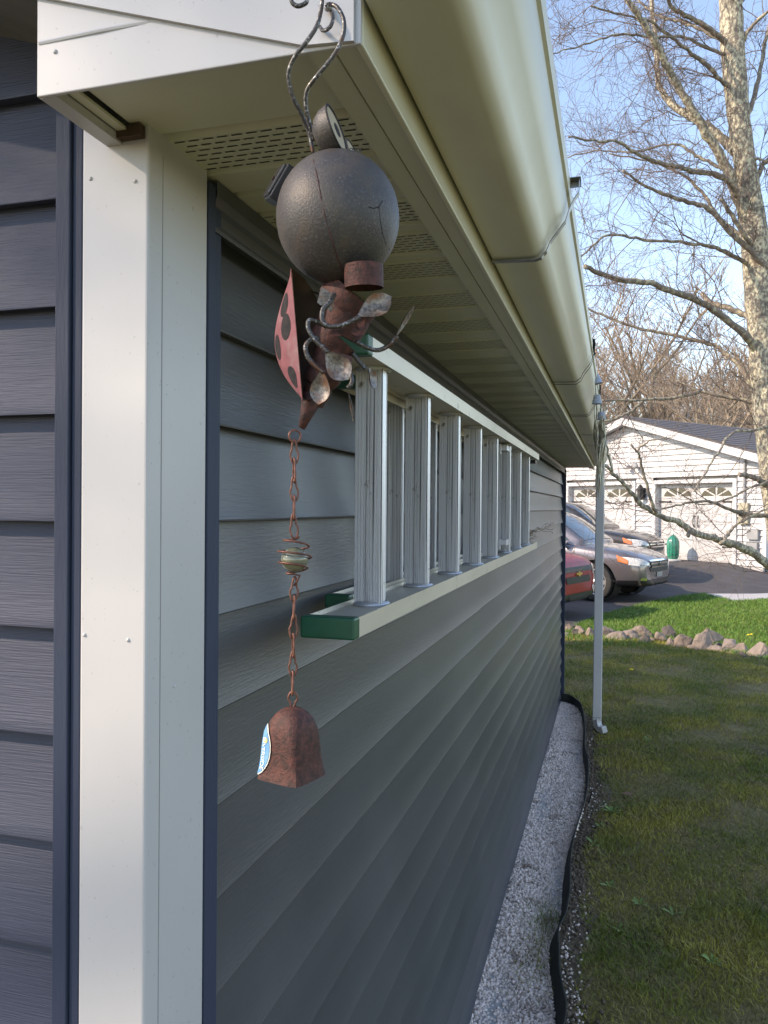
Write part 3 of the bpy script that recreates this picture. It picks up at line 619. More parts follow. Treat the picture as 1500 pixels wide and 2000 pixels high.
# sticker on the bell's left face
def face_pt(t, s, off):   # t: -1..1 across the left face, s: 0..1 from top to bottom
    zz = -(30 + 98 * s); h = np.interp(-zz, [26, 45, 70, 100, 122, 136], [38, 43, 44.5, 46, 48.5, 52])
    e = 2.0 + np.interp(-zz, [26, 45, 70, 100, 122, 136], [1.2, 2.2, 3.5, 4.5, 5.5, 6])
    q_ = t * 40; x_, y_ = (-h + q_, -h) if q_ > 0 else (-h, -h - q_)
    a_ = math.atan2(y_, x_); k_ = (abs(math.cos(a_)) ** e + abs(math.sin(a_)) ** e) ** (-1 / e); r_ = h * k_ * PX + off
    return bq @ Vector((r_ * math.cos(a_), r_ * math.sin(a_), zz * PX))
def disc(cs, ct, rs, rt, off, n=24, k=4):
    mb = MB(); vs = [face_pt(ct + rt * i / k * math.cos(2 * math.pi * j / n), cs + rs * i / k * math.sin(2 * math.pi * j / n), off) for i in range(k + 1) for j in range(n)]
    return mb.add(vs, [(i * n + j, i * n + (j + 1) % n, (i + 1) * n + (j + 1) % n, (i + 1) * n + j) for i in range(k) for j in range(n)])
sub(disc(.5, -.05, .5, .80, .0007), 'sticker_border', 'stickerw', bell)
sub(disc(.5, -.05, .475, .75, .0011), 'sticker', 'sticker', bell)
sub(disc(.30, .40, .06, .16, .0014), 'sticker_flower', 'stickery', bell)
cu = bpy.data.curves.new('lettering', 'FONT'); cu.body = 'RIVERSIDE'; cu.size = 1; cu.align_x = 'CENTER'; cu.align_y = 'CENTER'
to = bpy.data.objects.new('lettering', cu); COL.objects.link(to); bpy.context.view_layer.update()
tm = bpy.data.meshes.new_from_object(to.evaluated_get(bpy.context.evaluated_depsgraph_get())); bpy.data.objects.remove(to)
xs = [v.co.x for v in tm.vertices]; ww = max(xs) - min(xs)
for v in tm.vertices: v.co = face_pt(.34 + v.co.y * .34, .56 + v.co.x / ww * .62, .0016)
tm.materials.clear(); tm.materials.append(M['stickerw']); o = link('lettering', tm, None, bell); o.matrix_parent_inverse = Matrix.Identity(4)
# ------------------------------------------------------------------ second chime on the gutter lip, farther along
D2 = 2.85; P2 = D2 / F
ch2 = tag(empty('bell_chime', at(1168, 850, D2)), 'hanging chime of three blue-grey bells above a bundle of silvery strands', 'wind chime')
p2 = lambda mb, name, mat, **k: part(mb, name, mat, ch2, **k)
def A2(u, v, d=0): return at(u, v, D2 + d)
p2(MB().obox(A2(1158, 691), RT * 5 * P2, UP * 1.5 * P2, FW * .008).tube([A2(1156, 692), A2(1156, 705), A2(1150, 712)], .0015, 6).tube([A2(1162, 692), A2(1161, 704), A2(1155, 714)], .0015, 6), 'hanger', 'iron')
p2(MB().tube(bez([A2(1161, 706), A2(1160, 716), A2(1164, 726), A2(1163, 734), A2(1164, 770), A2(1165, 800)], 5), .0016, 6), 'cord', 'iron')
def bellcup(u, v, r0, r1, h, name='bell_cup', tilt=0):
    c = A2(u, v); q = Matrix.Translation(c) @ Matrix.Rotation(tilt, 4, 'Y')
    p2(MB().lathe([(.0005, h), (r0 * .6, h), (r0, h * .93), (r0 * 1.03, h * .72), (r0 * 1.15, h * .70), (r0 * 1.12, h * .5), (r1 * .85, h * .45), (r1 * .88, h * .2), (r1, 0), (r1 * .92, 0), (r0 * .8, h * .8)], 20, q, cap=False), name, 'bellblue', smooth=True, ang=40)
bellcup(1166, 750, 8 * P2, 11.5 * P2, 20 * P2, tilt=-.25); bellcup(1166, 789, 6.5 * P2, 10 * P2, 18 * P2); bellcup(1175, 820, 6.5 * P2, 8.5 * P2, 16 * P2)
random.seed(11)
for i in range(34):
    u0 = random.uniform(1161, 1182); v0 = random.uniform(788, 850); v1 = random.uniform(900, 985) if i < 26 else random.uniform(860, 900)
    d0 = random.uniform(-.03, .03); pts = []; n = 9; ph = random.uniform(0, 6); u1 = 1171 + (u0 - 1171) * random.uniform(.5, 1.0)
    for j in range(n):
        t = j / (n - 1); pts.append(A2(u0 + (u1 - u0) * t + 2.0 * math.sin(t * 7 + ph), v0 + (v1 - v0) * t, d0 + .006 * math.sin(t * 9 + ph)))
    rr = random.uniform(1.6, 3.2) * P2
    p2(MB().tube(pts, [rr * (.7 + .4 * random.random()) * (1 if j < n - 2 else (.6 if j == n - 2 else .12)) for j in range(n)], 5, flat=.5), 'strand', 'strand')
p2(MB().tube(bez([A2(1184, 868), A2(1188, 878), A2(1186, 888), A2(1192, 896)], 4), .003, 6).tube([A2(1189, 888), A2(1194, 908), A2(1198, 926)], [.006, .006, .001], 6), 'strand_tip', 'strand')
# ------------------------------------------------------------------ ground
def sheet(name, poly, mat, lift, step=.5):
    # polygon in plan, gridded and draped on gz
    xs = [p[0] for p in poly]; ys = [p[1] for p in poly]; bm = bmesh.new()
    f = bm.faces.new([bm.verts.new((x, y, 0)) for x, y in poly])
    for ax, lo, hi in ((0, min(xs), max(xs)), (1, min(ys), max(ys))):
        c = lo + step
        while c < hi - 1e-4:
            co = (c, 0, 0) if ax == 0 else (0, c, 0); no = (1, 0, 0) if ax == 0 else (0, 1, 0)
            bmesh.ops.bisect_plane(bm, geom=bm.verts[:] + bm.edges[:] + bm.faces[:], plane_co=co, plane_no=no); c += step
    for v in bm.verts: v.co.z = gz(v.co.x, v.co.y) + lift
    bmesh.ops.recalc_face_normals(bm, faces=bm.faces)
    me = bpy.data.meshes.new(name); bm.to_mesh(me); bm.free()
    if me.polygons and me.polygons[0].normal.z < 0: me.flip_normals()
    me.materials.append(M[mat]); o = link(name, me); o['kind'] = 'structure'; return o
# wide ground reaching the horizon, rising behind the garage into a wooded hill
mb = MB(); N_ = 80; vs = []
def hill(x, y):
    d = max(0, y - 30 + .25 * x); return gz(x, y) - .02 + 0.085 * d * (1 - math.exp(-d / 25)) * (1 if d < 90 else 90 / d) - (.05 if y > 15 else 0)
gx = [-300, -120, -60, -30, -15] + [-10 + 1.0 * i for i in range(36)] + [32, 45, 70, 120, 300]
gy = [-300, -80, -20, -5] + [0 + 1.0 * i for i in range(30)] + [34, 40, 46, 52, 60, 70, 80, 95, 120, 180, 400, 900]
vs = [(x, y, hill(x, y)) for y in gy for x in gx]; nx = len(gx)
mb.add(vs, [(j * nx + i, j * nx + i + 1, (j + 1) * nx + i + 1, (j + 1) * nx + i) for j in range(len(gy) - 1) for i in range(nx - 1)])
o = mb.build('terrain', 'hill', smooth=True); o['kind'] = 'structure'
# drive, lawns
def P(u, v, z=0): p = onz(u, v, z); return (p.x, p.y)
shade = [(XW - .1, -2), (9, -2), (9, 9.4), P(1490, 1290), P(1400, 1272), P(1300, 1255), P(1200, 1243), P(1095, 1238), (-4, 11.4), (-4, 7.4), (XW - .1, 7.4)]
sheet('lawn', shade, 'lawn', .0, .6)
gl = [P(1095, 1238), P(1200, 1243), P(1300, 1255), P(1400, 1272), P(1490, 1290), (9, 9.4), (12, 9.4), (12, 17), P(1520, 1168), P(1500, 1171), P(1432, 1175), P(1376, 1160.5), P(1330, 1165), P(1280, 1175), P(1230, 1187), P(1180, 1200), P(1140, 1215), P(1110, 1229)]
sheet('front_lawn', gl, 'lawn', .004, .6)
dr = [P(1090, 1239), P(1110, 1229), P(1140, 1215), P(1180, 1200), P(1230, 1187), P(1280, 1175), P(1330, 1165), P(1376, 1160.5), (2.7, 17.8), (3.9, 18.6), (5.5, 20.5), (2.0, 27), (-14, 27), (-14, 12)]
sheet('driveway', dr, 'asphalt', .006, .6)
wk = [P(1376, 1160.5), P(1432, 1175), P(1500, 1171), P(1520, 1168), (7, 17), (7, 19.5), (3.9, 18.6), (2.7, 17.8)]
sheet('walkway', wk, 'concrete', .012, .6)
sheet('side_yard', [(9.02, -14), (40, -14), (40, 16.5), (12.02, 16.5), (12.02, 9.4), (9.02, 9.4)], 'yard', .003, 4)
sheet('near_yard', [(XW - .1, -14), (9, -14), (9, -2.02), (XW - .1, -2.02)], 'yard', .003, 4)
# gravel strip and its edging
ep = [(1097, 1356), (1118, 1360), (1133, 1373), (1141, 1398), (1143, 1425), (1143, 1455), (1149, 1490), (1149, 1525), (1142, 1565), (1127, 1612), (1118, 1650), (1113, 1700), (1112, 1748), (1104, 1785), (1092, 1812), (1090, 1860), (1098, 1920), (1101, 2000)]
ez = .085
EP = [onz(u, v, ez) for u, v in ep] + [Vector((-.20, 2.2, ez)), Vector((-.19, 1.4, ez)), Vector((-.2, .4, ez))]
EC = bez(EP, 5)
mb = MB(); vs = []
for i, p in enumerate(EC):
    t = (EC[min(i + 1, len(EC) - 1)] - EC[max(i - 1, 0)]).normalized(); n = Vector((-t.y, t.x, 0)); wv = .006 * math.sin(i * .7)
    lean = Vector((float(np.interp(p.y, [2.0, 3.4, 4.4, 5.5, 6.5], [.038, .035, .022, .018, .008])), 0, 0))
    for off, zz in ((.0, -.02), (.0, .06 + wv), (.004, ez + wv), (.0005, ez + .004 + wv), (-.004, ez + .003 + wv), (-.005, .05 + wv), (-.004, -.02)):
        vs.append(p + n * off + lean * (zz / ez - 1) + Vector((0, 0, zz - p.z)))
mb.add(vs, [(i * 7 + j, i * 7 + j + 1, (i + 1) * 7 + j + 1, (i + 1) * 7 + j) for i in range(len(EC) - 1) for j in range(6)])
tag(mb.build('lawn_edging', 'edging', smooth=True, ang=50), 'wavy dark plastic lawn edging beside the white gravel', 'edging')
st = onz(1148, 1560, .03)
tag(MB().obox(st + Vector((.012, 0, .0)), (.004, 0, 0), (0, .012, 0), (.012, .0, .055)).build('edging_stake', 'blackplastic'), 'short black stake leaning on the outside of the plastic edging', 'stake')
ys_ = np.array([p.y for p in EC][::-1]); xs_ = np.array([p.x for p in EC][::-1])
xb_ = xs_ - np.interp(ys_, [2.0, 3.4, 4.4, 5.5, 6.5], [.038, .035, .022, .018, .008])
def foot_x(y): return np.interp(y, ys_, xb_)
def edge_x(y): return np.interp(y, ys_, xs_)
def stones(name, pos, size, mat, par=None):
    t = (1 + 5 ** .5) / 2
    iv = np.array([(-1, t, 0), (1, t, 0), (-1, -t, 0), (1, -t, 0), (0, -1, t), (0, 1, t), (0, -1, -t), (0, 1, -t), (t, 0, -1), (t, 0, 1), (-t, 0, -1), (-t, 0, 1)]) / math.sqrt(1 + t * t)
    fi = np.array([(0, 11, 5), (0, 5, 1), (0, 1, 7), (0, 7, 10), (0, 10, 11), (1, 5, 9), (5, 11, 4), (11, 10, 2), (10, 7, 6), (7, 1, 8), (3, 9, 4), (3, 4, 2), (3, 2, 6), (3, 6, 8), (3, 8, 9), (4, 9, 5), (2, 4, 11), (6, 2, 10), (8, 6, 7), (9, 8, 1)])
    n = len(pos); V = np.repeat(iv[None], n, 0) * RNG.uniform(.75, 1.25, (n, 12, 1)) * RNG.uniform(.7, 1.25, (n, 1, 3)) * size[:, None, None]
    a = RNG.uniform(0, 6.28, n); b = RNG.uniform(0, 6.28, n)
    c_, s_ = np.cos(a)[:, None], np.sin(a)[:, None]; X = V[:, :, 0] * c_ - V[:, :, 1] * s_; Y = V[:, :, 0] * s_ + V[:, :, 1] * c_; V[:, :, 0], V[:, :, 1] = X, Y
    c_, s_ = np.cos(b)[:, None], np.sin(b)[:, None]; X = V[:, :, 0] * c_ - V[:, :, 2] * s_; Z = V[:, :, 0] * s_ + V[:, :, 2] * c_; V[:, :, 0], V[:, :, 2] = X, Z
    V += pos[:, None, :]; Fc = (fi[None] + (np.arange(n) * 12)[:, None, None]).reshape(-1, 3)
    return link(name, np_mesh(name, V.reshape(-1, 3), Fc, mat))
Ng = 36000
y = 1.5 + RNG.random(Ng) ** 1.25 * 5.75; ex = foot_x(y) + .012; x = XW - .03 + (ex - XW + .03 - .004) * RNG.random(Ng)
zb = .012 + .012 * np.sin(y * 3) * np.sin(x * 20) + RNG.uniform(-.006, .008, Ng)
tag(stones('gravel', np.stack([x, y, zb], 1), RNG.uniform(.0035, .0085, Ng), 'gravel'), 'white marble chip gravel between the shed wall and the edging', 'gravel', kind='stuff')
gp = [(XW - .05, .5), (-.21, .5)] + [(float(foot_x(yy)) - .001, yy) for yy in np.linspace(.6, 7.05, 60)] + [(XW - .05, 7.2)]
o = sheet('gravel_bed', gp, 'concrete', .008, .5)
# loose chips and soil outside the edging
Ns = 300; yc = RNG.choice([2.75, 3.0, 3.25, 3.6, 4.75, 5.0, 6.2], Ns, p=[.22, .2, .16, .1, .16, .1, .06]); y = yc + RNG.normal(0, .12, Ns)
x = edge_x(y) + .012 + np.abs(RNG.normal(0, .035, Ns)); tag(stones('scattered_chips', np.stack([x, y, np.full(Ns, .007)], 1), RNG.uniform(.0025, .0065, Ns), 'gravel'), 'loose white stone chips spilled outside the edging', 'gravel', kind='stuff')
sp = [(foot_x(yy) + .004, yy) for yy in np.linspace(1.8, 6.9, 30)] + [(edge_x(yy) + .07 + .05 * math.sin(yy * 4.1) + .03 * math.sin(yy * 9), yy) for yy in np.linspace(6.9, 1.8, 40)]
sheet('soil_strip', [(float(a), float(b)) for a, b in sp], 'soil', .005, .4)
Nc = 2600; y = RNG.uniform(1.9, 6.8, Nc); x = foot_x(y) + .01 + np.abs(RNG.normal(0, .055, Nc)); tag(stones('soil_clods', np.stack([x, y, np.full(Nc, .006)], 1), RNG.uniform(.003, .011, Nc), 'clod'), 'crumbly brown soil clods along the outside of the edging', 'soil', kind='stuff')
# grass
def blades(name, x, y, h, wd, mat, zf=None, lean=.6):
    n = len(x); a = RNG.uniform(0, 6.28, n); dx, dy = np.cos(a), np.sin(a); b = RNG.uniform(0, 6.28, n); l = h * RNG.uniform(.1, lean, n)
    z0 = np.array([gz(p, q) for p, q in zip(x, y)]) if zf is None else zf
    base = np.stack([x, y, z0 - .003], 1); s = np.stack([dx, dy, np.zeros(n)], 1) * wd[:, None]; ln = np.stack([np.cos(b) * l, np.sin(b) * l, np.zeros(n)], 1)
    up = np.stack([np.zeros(n), np.zeros(n), h], 1)
    V = np.stack([base - s, base + s, base + ln * .45 + up * .6 + s * .7, base + ln * .45 + up * .6 - s * .7, base + ln * 1.3 + up], 1).reshape(-1, 3)
    k = np.arange(n) * 5; Fc = np.concatenate([np.stack([k, k + 1, k + 2], 1), np.stack([k, k + 2, k + 3], 1), np.stack([k + 3, k + 2, k + 4], 1)])
    return link(name, np_mesh(name, V, Fc, mat))
def inpoly(px, py, poly):
    c = np.zeros(len(px), bool); j = len(poly) - 1
    for i in range(len(poly)):
        xi, yi = poly[i]; xj, yj = poly[j]
        c ^= ((yi > py) != (yj > py)) & (px < (xj - xi) * (py - yi) / (yj - yi + 1e-12) + xi); j = i
    return c
def vnoise(x, y, s, seed):
    r = np.random.default_rng(seed); ph = r.uniform(0, 6.28, (6, 3)); f_ = r.uniform(.6, 1.6, (6, 2)) * s; v = 0
    for i in range(6): v = v + np.sin(x * f_[i, 0] * (1 if ph[i, 2] < 3.1 else -1) + y * f_[i, 1] + ph[i, 0])
    return v / 6
n = 330000; y = 2.0 + 9.4 * RNG.random(n) ** 1.35; x = np.where(y > 7.4, -1.1, -.3) + RNG.random(n) * (.9 + .36 * y + np.where(y > 7.4, .8, 0)); k = inpoly(x, y, shade)
dn = .72 + 1.0 * vnoise(x, y, 3.2, 1) + .5 * vnoise(x, y, 9, 2)
ex = np.where(y < 7.0, edge_x(y) + .02 + .05 * (1 + vnoise(x, y, 8, 3)), -9); k &= (x > ex) & (RNG.random(n) < dn) & ~((y > 7.05) & (x < -3))
k &= ~((y < 7.4) & (x < XW + .02))
x, y = x[k], y[k]; hh = (.016 + .014 * RNG.random(len(x))) * (1 + .6 * np.clip(vnoise(x, y, 5, 4), -.5, 1)) * (.8 + y * .05)
tag(blades('shaded_grass', x, y, hh, RNG.uniform(.0009, .0020, len(x)) * (.8 + y * .09), 'grass', np.zeros(len(x)), 1.3), 'thin patchy green and straw grass in the shade of the shed', 'grass', kind='stuff')
n = 320000; y = 2.0 + 9.4 * RNG.random(n) ** 1.3; x = np.where(y > 7.4, -1.1, -.3) + RNG.random(n) * (1.0 + .36 * y); k = inpoly(x, y, shade) & ~((y < 7.4) & (x < XW + .02)) & (x > np.where(y < 7.0, edge_x(y) + .02, -9)); x, y = x[k], y[k]
tag(blades('dry_thatch', x, y, RNG.uniform(.006, .016, len(x)), RNG.uniform(.0008, .0017, len(x)) * (.8 + y * .09), 'thatch', np.zeros(len(x)), 3.2), 'dry straw thatch lying between the shaded grass blades', 'thatch', kind='stuff')
n = 150000; y = 9.2 + 9 * RNG.random(n) ** 1.1; x = -2.2 + 8.5 * RNG.random(n); k = inpoly(x, y, gl); x, y = x[k], y[k]
tag(blades('sunny_grass', x, y, .035 + .04 * RNG.random(len(x)), RNG.uniform(.003, .006, len(x)), 'grassf', None, .9), 'bright green sunlit lawn beyond the stone row', 'grass', kind='stuff')
n = 900; x = RNG.uniform(-.75, .45, n); y = 10.75 + RNG.normal(0, .2, n) - .25 * x
tag(blades('tall_grass_tufts', x, y, .03 + .07 * RNG.random(n), RNG.uniform(.002, .004, n), 'grassf', np.zeros(n), .8), 'longer pale grass tufts at the foot of the stone row', 'grass', kind='stuff')
# broad-leaved weeds, fallen leaf, dandelions
def weed(u, v, s, lab):
    p = onz(u, v, .0); mb = MB(); k = random.randint(4, 8)
    for i in range(k):
        a = 6.28 * i / k + random.uniform(-.3, .3); ln = s * random.uniform(.7, 1.2); d_ = Vector((math.cos(a), math.sin(a), 0)); sd = Vector((-d_.y, d_.x, 0)); up = random.uniform(.35, .8)
        rows = [(0, .08, 0), (.35, .55, .6), (.7, 1, .95), (.9, .7, 1.0), (1.05, .05, .9)]; vs = []
        for t, w_, zz in rows:
            c = p + d_ * (ln * t) + Vector((0, 0, ln * up * zz * .8 + .006)); vs += [c - sd * (ln * .17 * w_), c - Vector((0, 0, ln * .04 * w_)), c + sd * (ln * .17 * w_)]
        mb.add(vs, [(r_ * 3 + c_, r_ * 3 + c_ + 1, (r_ + 1) * 3 + c_ + 1, (r_ + 1) * 3 + c_) for r_ in range(4) for c_ in range(2)])
    tag(mb.build('weed', 'weed', fix=False, smooth=True), lab, 'weed', 'broad-leaved weeds in the shaded lawn')
WL = 'small broad-leaved green weed growing in the shaded lawn'
for u, v, s in ((1195, 1590, .07), (1175, 1620, .06), (1160, 1655, .055), (1265, 1450, .06), (1190, 1735, .05), (1250, 1770, .05), (1210, 1820, .045), (1315, 1790, .05), (1390, 1885, .045)):
    weed(u, v, s * .8, WL)
def leaf(u, v, s):
    p = onz(u, v, .022); a = random.uniform(0, 6.28); d_ = Vector((math.cos(a), math.sin(a), 0)); sd = Vector((-d_.y, d_.x, 0)); vs = []
    for t, w_, zz in ((-1, .05, 0), (-.5, .5, .1), (0, .7, .25), (.5, .5, .12), (1, .03, .2)): vs += [p + d_ * s * t - sd * s * w_ + Vector((0, 0, s * zz + s * .2)), p + d_ * s * t + Vector((0, 0, s * zz)), p + d_ * s * t + sd * s * w_ + Vector((0, 0, s * zz + s * .15))]
    return MB().add(vs, [(r_ * 3 + c_, r_ * 3 + c_ + 1, (r_ + 1) * 3 + c_ + 1, (r_ + 1) * 3 + c_) for r_ in range(4) for c_ in range(2)])
tag(leaf(1226, 1553, .032).build('fallen_leaf', 'leafdry', fix=False, smooth=True), 'single reddish brown dry leaf lying on the shaded grass', 'leaf')
for i, (u, v) in enumerate(((1233, 1309), (1462, 1241), (1468, 1240))):
    p = onz(u, v, .05); t = empty('dandelion', (p.x, p.y, 0)); s = .022
    tag(t, ['yellow dandelion in the shaded lawn beyond the downspout', 'yellow dandelion in the sunny lawn above the right end stones', 'yellow dandelion in the sunny lawn above the right end stones'][i], 'flower', 'dandelions in the sunny lawn' if i else None)
    part(MB().lathe([(.001, .0), (s * .7, .002), (s, .010), (s * .6, .016), (.001, .018)], 14, Matrix.Translation(p)), 'flower_head', 'dandelion', t, smooth=True)
    part(MB().tube([(p.x, p.y, 0), (p.x + .004, p.y, .05)], .003, 6), 'stem', 'weed', t)
# sticks and needles lying on the gravel
for i in range(16):
    yy = RNG.uniform(2.7, 3.9); xx = RNG.uniform(XW + .02, edge_x(yy) - .02); a = RNG.uniform(0, 6.28); l_ = RNG.uniform(.02, .06)
    if i == 0: tw = MB()
    q = [Vector((xx, yy, .03)), Vector((xx + l_ * .5 * math.cos(a), yy + l_ * .5 * math.sin(a), .04)), Vector((xx + l_ * math.cos(a + .4), yy + l_ * math.sin(a + .4), .03))]
    tw.tube(q, .0012, 4)
tag(tw.build('twig_litter', 'nest', fix=False), 'dark twigs and stems littering the white gravel', 'twigs', kind='stuff')
n = 420; yy = np.concatenate([RNG.normal(3.05, .16, n // 2), RNG.normal(3.35, .12, n - n // 2)]); xx = edge_x(yy) - .03 - np.abs(RNG.normal(0, .07, n)); k = xx > XW + .02
tag(blades('gravel_grass', xx[k], yy[k], RNG.uniform(.02, .06, k.sum()), RNG.uniform(.0008, .0016, k.sum()), 'grass', np.full(k.sum(), .015), 1.9), 'sparse grass blades sprouting through the gravel', 'grass', kind='stuff')
# ------------------------------------------------------------------ field stones
def rock(u, vb, wpx, hpx, mat, lab, seed):
    r = random.Random(seed); p = onz(u, vb, .0); d = (p - EYE).dot(FW); s = d / F
    hw, hh = wpx * s * .58, hpx * s * r.uniform(.72, .95); bm = bmesh.new()
    for i in range(17):
        a = r.uniform(0, 6.28); z = r.uniform(-.5, 1); rr = math.sqrt(max(1 - max(z, 0) ** 2.4, .12)) * r.uniform(.72, 1.08)
        bm.verts.new((math.cos(a) * hw * rr, math.sin(a) * hw * .75 * rr, hh * z * r.uniform(.9, 1.05)))
    g = bmesh.ops.convex_hull(bm, input=bm.verts); bmesh.ops.delete(bm, geom=[v for v in bm.verts if not v.link_faces], context='VERTS')
    bmesh.ops.bevel(bm, geom=bm.edges[:], offset=hw * .045, segments=2, affect='EDGES', profile=.6)
    for v in bm.verts: v.co += Vector((r.uniform(-1, 1), r.uniform(-1, 1), r.uniform(-1, 1))) * hw * .022
    me = bpy.data.meshes.new('fieldstone'); bm.to_mesh(me); bm.free(); me.polygons.foreach_set('use_smooth', [True] * len(me.polygons)); me.set_sharp_from_angle(angle=math.radians(28))
    me.materials.append(M[mat]); o = link('fieldstone', me); o.location = (p.x, p.y + hw * .5, gz(p.x, p.y) - .02); o.rotation_euler[2] = YAW
    tag(o, lab, 'stone', 'row of field stones along the lawn')
RL = [(1114, 1229, 40, 20, 'rockd', 'dark jagged stone at the left end of the row beside the shed corner'), (1131, 1240, 30, 24, 'rock', 'brown rounded stone just left of the downspout'),
      (1150, 1238, 20, 16, 'rock', 'small pale stone directly behind the downspout'), (1102, 1243, 26, 12, 'rock', 'low flat stone touching the shed corner'),
      (1182, 1242, 44, 22, 'rock', 'flat tan stone immediately right of the downspout'), (1207, 1251, 46, 22, 'rock', 'low wide tan stone sunk in grass, third right of the downspout'),
      (1228, 1247, 40, 24, 'rock', 'tan sloping stone left of the overhanging boulder'), (1252, 1246, 46, 36, 'rock', 'large tan boulder with a dark right side and an undercut front'),
      (1269, 1247, 20, 24, 'rockd', 'dark narrow stone tucked against the right side of the undercut boulder'), (1258, 1254, 34, 10, 'rock', 'thin flat stone under the undercut boulder'),
      (1291, 1254, 32, 24, 'rock', 'grey brown stone leaning left of the peaked pair'), (1303, 1247, 36, 32, 'rockd', 'dark angular stone behind the leaning grey one'),
      (1312, 1262, 24, 26, 'rock', 'small rounded tan stone at the front between the peaked stones'), (1336, 1264, 46, 44, 'rock', 'tall peaked stone with a dark right face'),
      (1348, 1264, 20, 18, 'rock', 'small stone at the right foot of the peaked stone'), (1374, 1270, 38, 44, 'rock', 'big pale boulder sloping up to the right'),
      (1391, 1259, 46, 42, 'rock', 'largest block of the row, flat-topped and tan'), (1402, 1273, 34, 22, 'rock', 'low stone in front of the largest block'),
      (1424, 1273, 40, 36, 'rock', 'angular grey stone with a shaded right side near the right end'), (1448, 1276, 40, 24, 'rock', 'low pointed tan stone between the angular grey one and the end boulder'),
      (1486, 1286, 50, 44, 'rock', 'rounded brown boulder at the right edge of the picture'), (1462, 1284, 26, 10, 'rockd', 'small dark flat stone at the foot of the end boulder')]
for i in range(16):
    u_ = 1105 + i * 25 + random.uniform(-8, 8); vb_ = float(np.interp(u_, [1100, 1200, 1300, 1400, 1490], [1240, 1250, 1262, 1274, 1288])) + random.uniform(-9, 1)
    rock(u_, vb_, random.uniform(18, 34), random.uniform(12, 24), random.choice(('rock', 'rock2', 'rockd')), 'small filler stone wedged between the larger stones of the row', 300 + i)
for i, a in enumerate(RL): rock(*a[:4], 'rock2' if a[4] == 'rock' and i % 3 == 1 else a[4], a[5], 100 + i)
# ------------------------------------------------------------------ neighbour's white garage
GA = math.radians(-41.6)
gar = tag(empty('garage', (.36, 24.4, 0), GA), 'white clapboard two-door garage with a gabled roof beyond the driveway', 'garage')
def gp_(mb, name, mat, par=None, **k): return mb.build(name, mat, par or gar, **k)
GZ0 = .34; PK = 4.22; SLP = .30; HW = 4.25; DZ1 = 2.46
doors = [(-2.42, .16), (.98, 3.42)]
gp_(MB().prism([(-HW, .21, -.3), (HW, .21, -.3), (HW, .21, PK - SLP * HW), (0, .21, PK), (-HW, .21, PK - SLP * HW)], (0, 7.3, 0)), 'wall_core', 'gwhite')
z = GZ0 - .02; ex_ = .155
while z < PK - .05:
    h = min(ex_, PK - z - .02)
    lim = lambda zz: min(HW, (PK - zz) / SLP)
    if z < DZ1 + .09: iv = [(-HW, doors[0][0] - .11), (doors[0][1] + .11, doors[1][0] - .11), (doors[1][1] + .11, HW)]
    else: iv = [(-lim(z), lim(z))]
    for a, b in iv:
        b2, a2 = min(b, lim(z + h)), max(a, -lim(z + h))
        if b2 <= a2: continue
        v = [(a, -.022, z), (b, -.022, z), (b2, .02, z + h + .01), (a2, .02, z + h + .01), (a, .03, z), (b, .03, z)]
        gp_(MB().add(v, [(0, 1, 2, 3), (4, 5, 1, 0)]), 'siding_board', 'gwhite', fix=False)
    z += ex_
gp_(MB().box((-HW - .01, -.015, -.4), (HW + .02, .05, GZ0 - .04)), 'foundation', 'concrete')
gp_(MB().box((HW - .005, -.02, GZ0 - .04), (HW + .09, .12, PK - SLP * HW)), 'corner_board', 'gtrim')
# roof, rake boards, soffit
ov = .32; th = .06
for s, nm in ((1, 'roof_slope'), (-1, 'roof_slope')):
    e = HW + .35
    gp_(MB().prism([(0, -ov, PK + .17), (s * e, -ov, PK + .17 - SLP * e), (s * e, 7.9, PK + .17 - SLP * e), (0, 7.9, PK + .17)], (0, 0, th)), nm, 'shingle')
    gp_(MB().prism([(0, -ov - .02, PK - .01), (s * e, -ov - .02, PK - .01 - SLP * e), (s * e, -ov - .02, PK + .19 - SLP * e), (0, -ov - .02, PK + .19)], (0, .03, 0)), 'rake_board', 'gtrim')
    gp_(MB().prism([(0, -ov + .012, PK + .03), (s * e, -ov + .012, PK + .03 - SLP * e), (s * e, .03, PK + .03 - SLP * e), (0, .03, PK + .03)], (0, 0, .02)), 'rake_soffit', 'gtrim')
    # shingle courses on the slope
    for i in range(14):
        x0 = e * (i + .02) / 14; x1 = e * (i + 1.06) / 14
        gp_(MB().prism([(s * x0, -ov - .01, PK + .235 - SLP * x0), (s * x1, -ov - .01, PK + .25 - SLP * x1), (s * x1, 7.9, PK + .25 - SLP * x1), (s * x0, 7.9, PK + .235 - SLP * x0)], (0, 0, .012)), 'shingle_course', 'shingle')
gp_(MB().tube([(HW + .40, -ov, PK + .1 - SLP * (HW + .35)), (HW + .40, 7.9, PK + .1 - SLP * (HW + .35))], .06, 8), 'eave_gutter', 'gtrim')
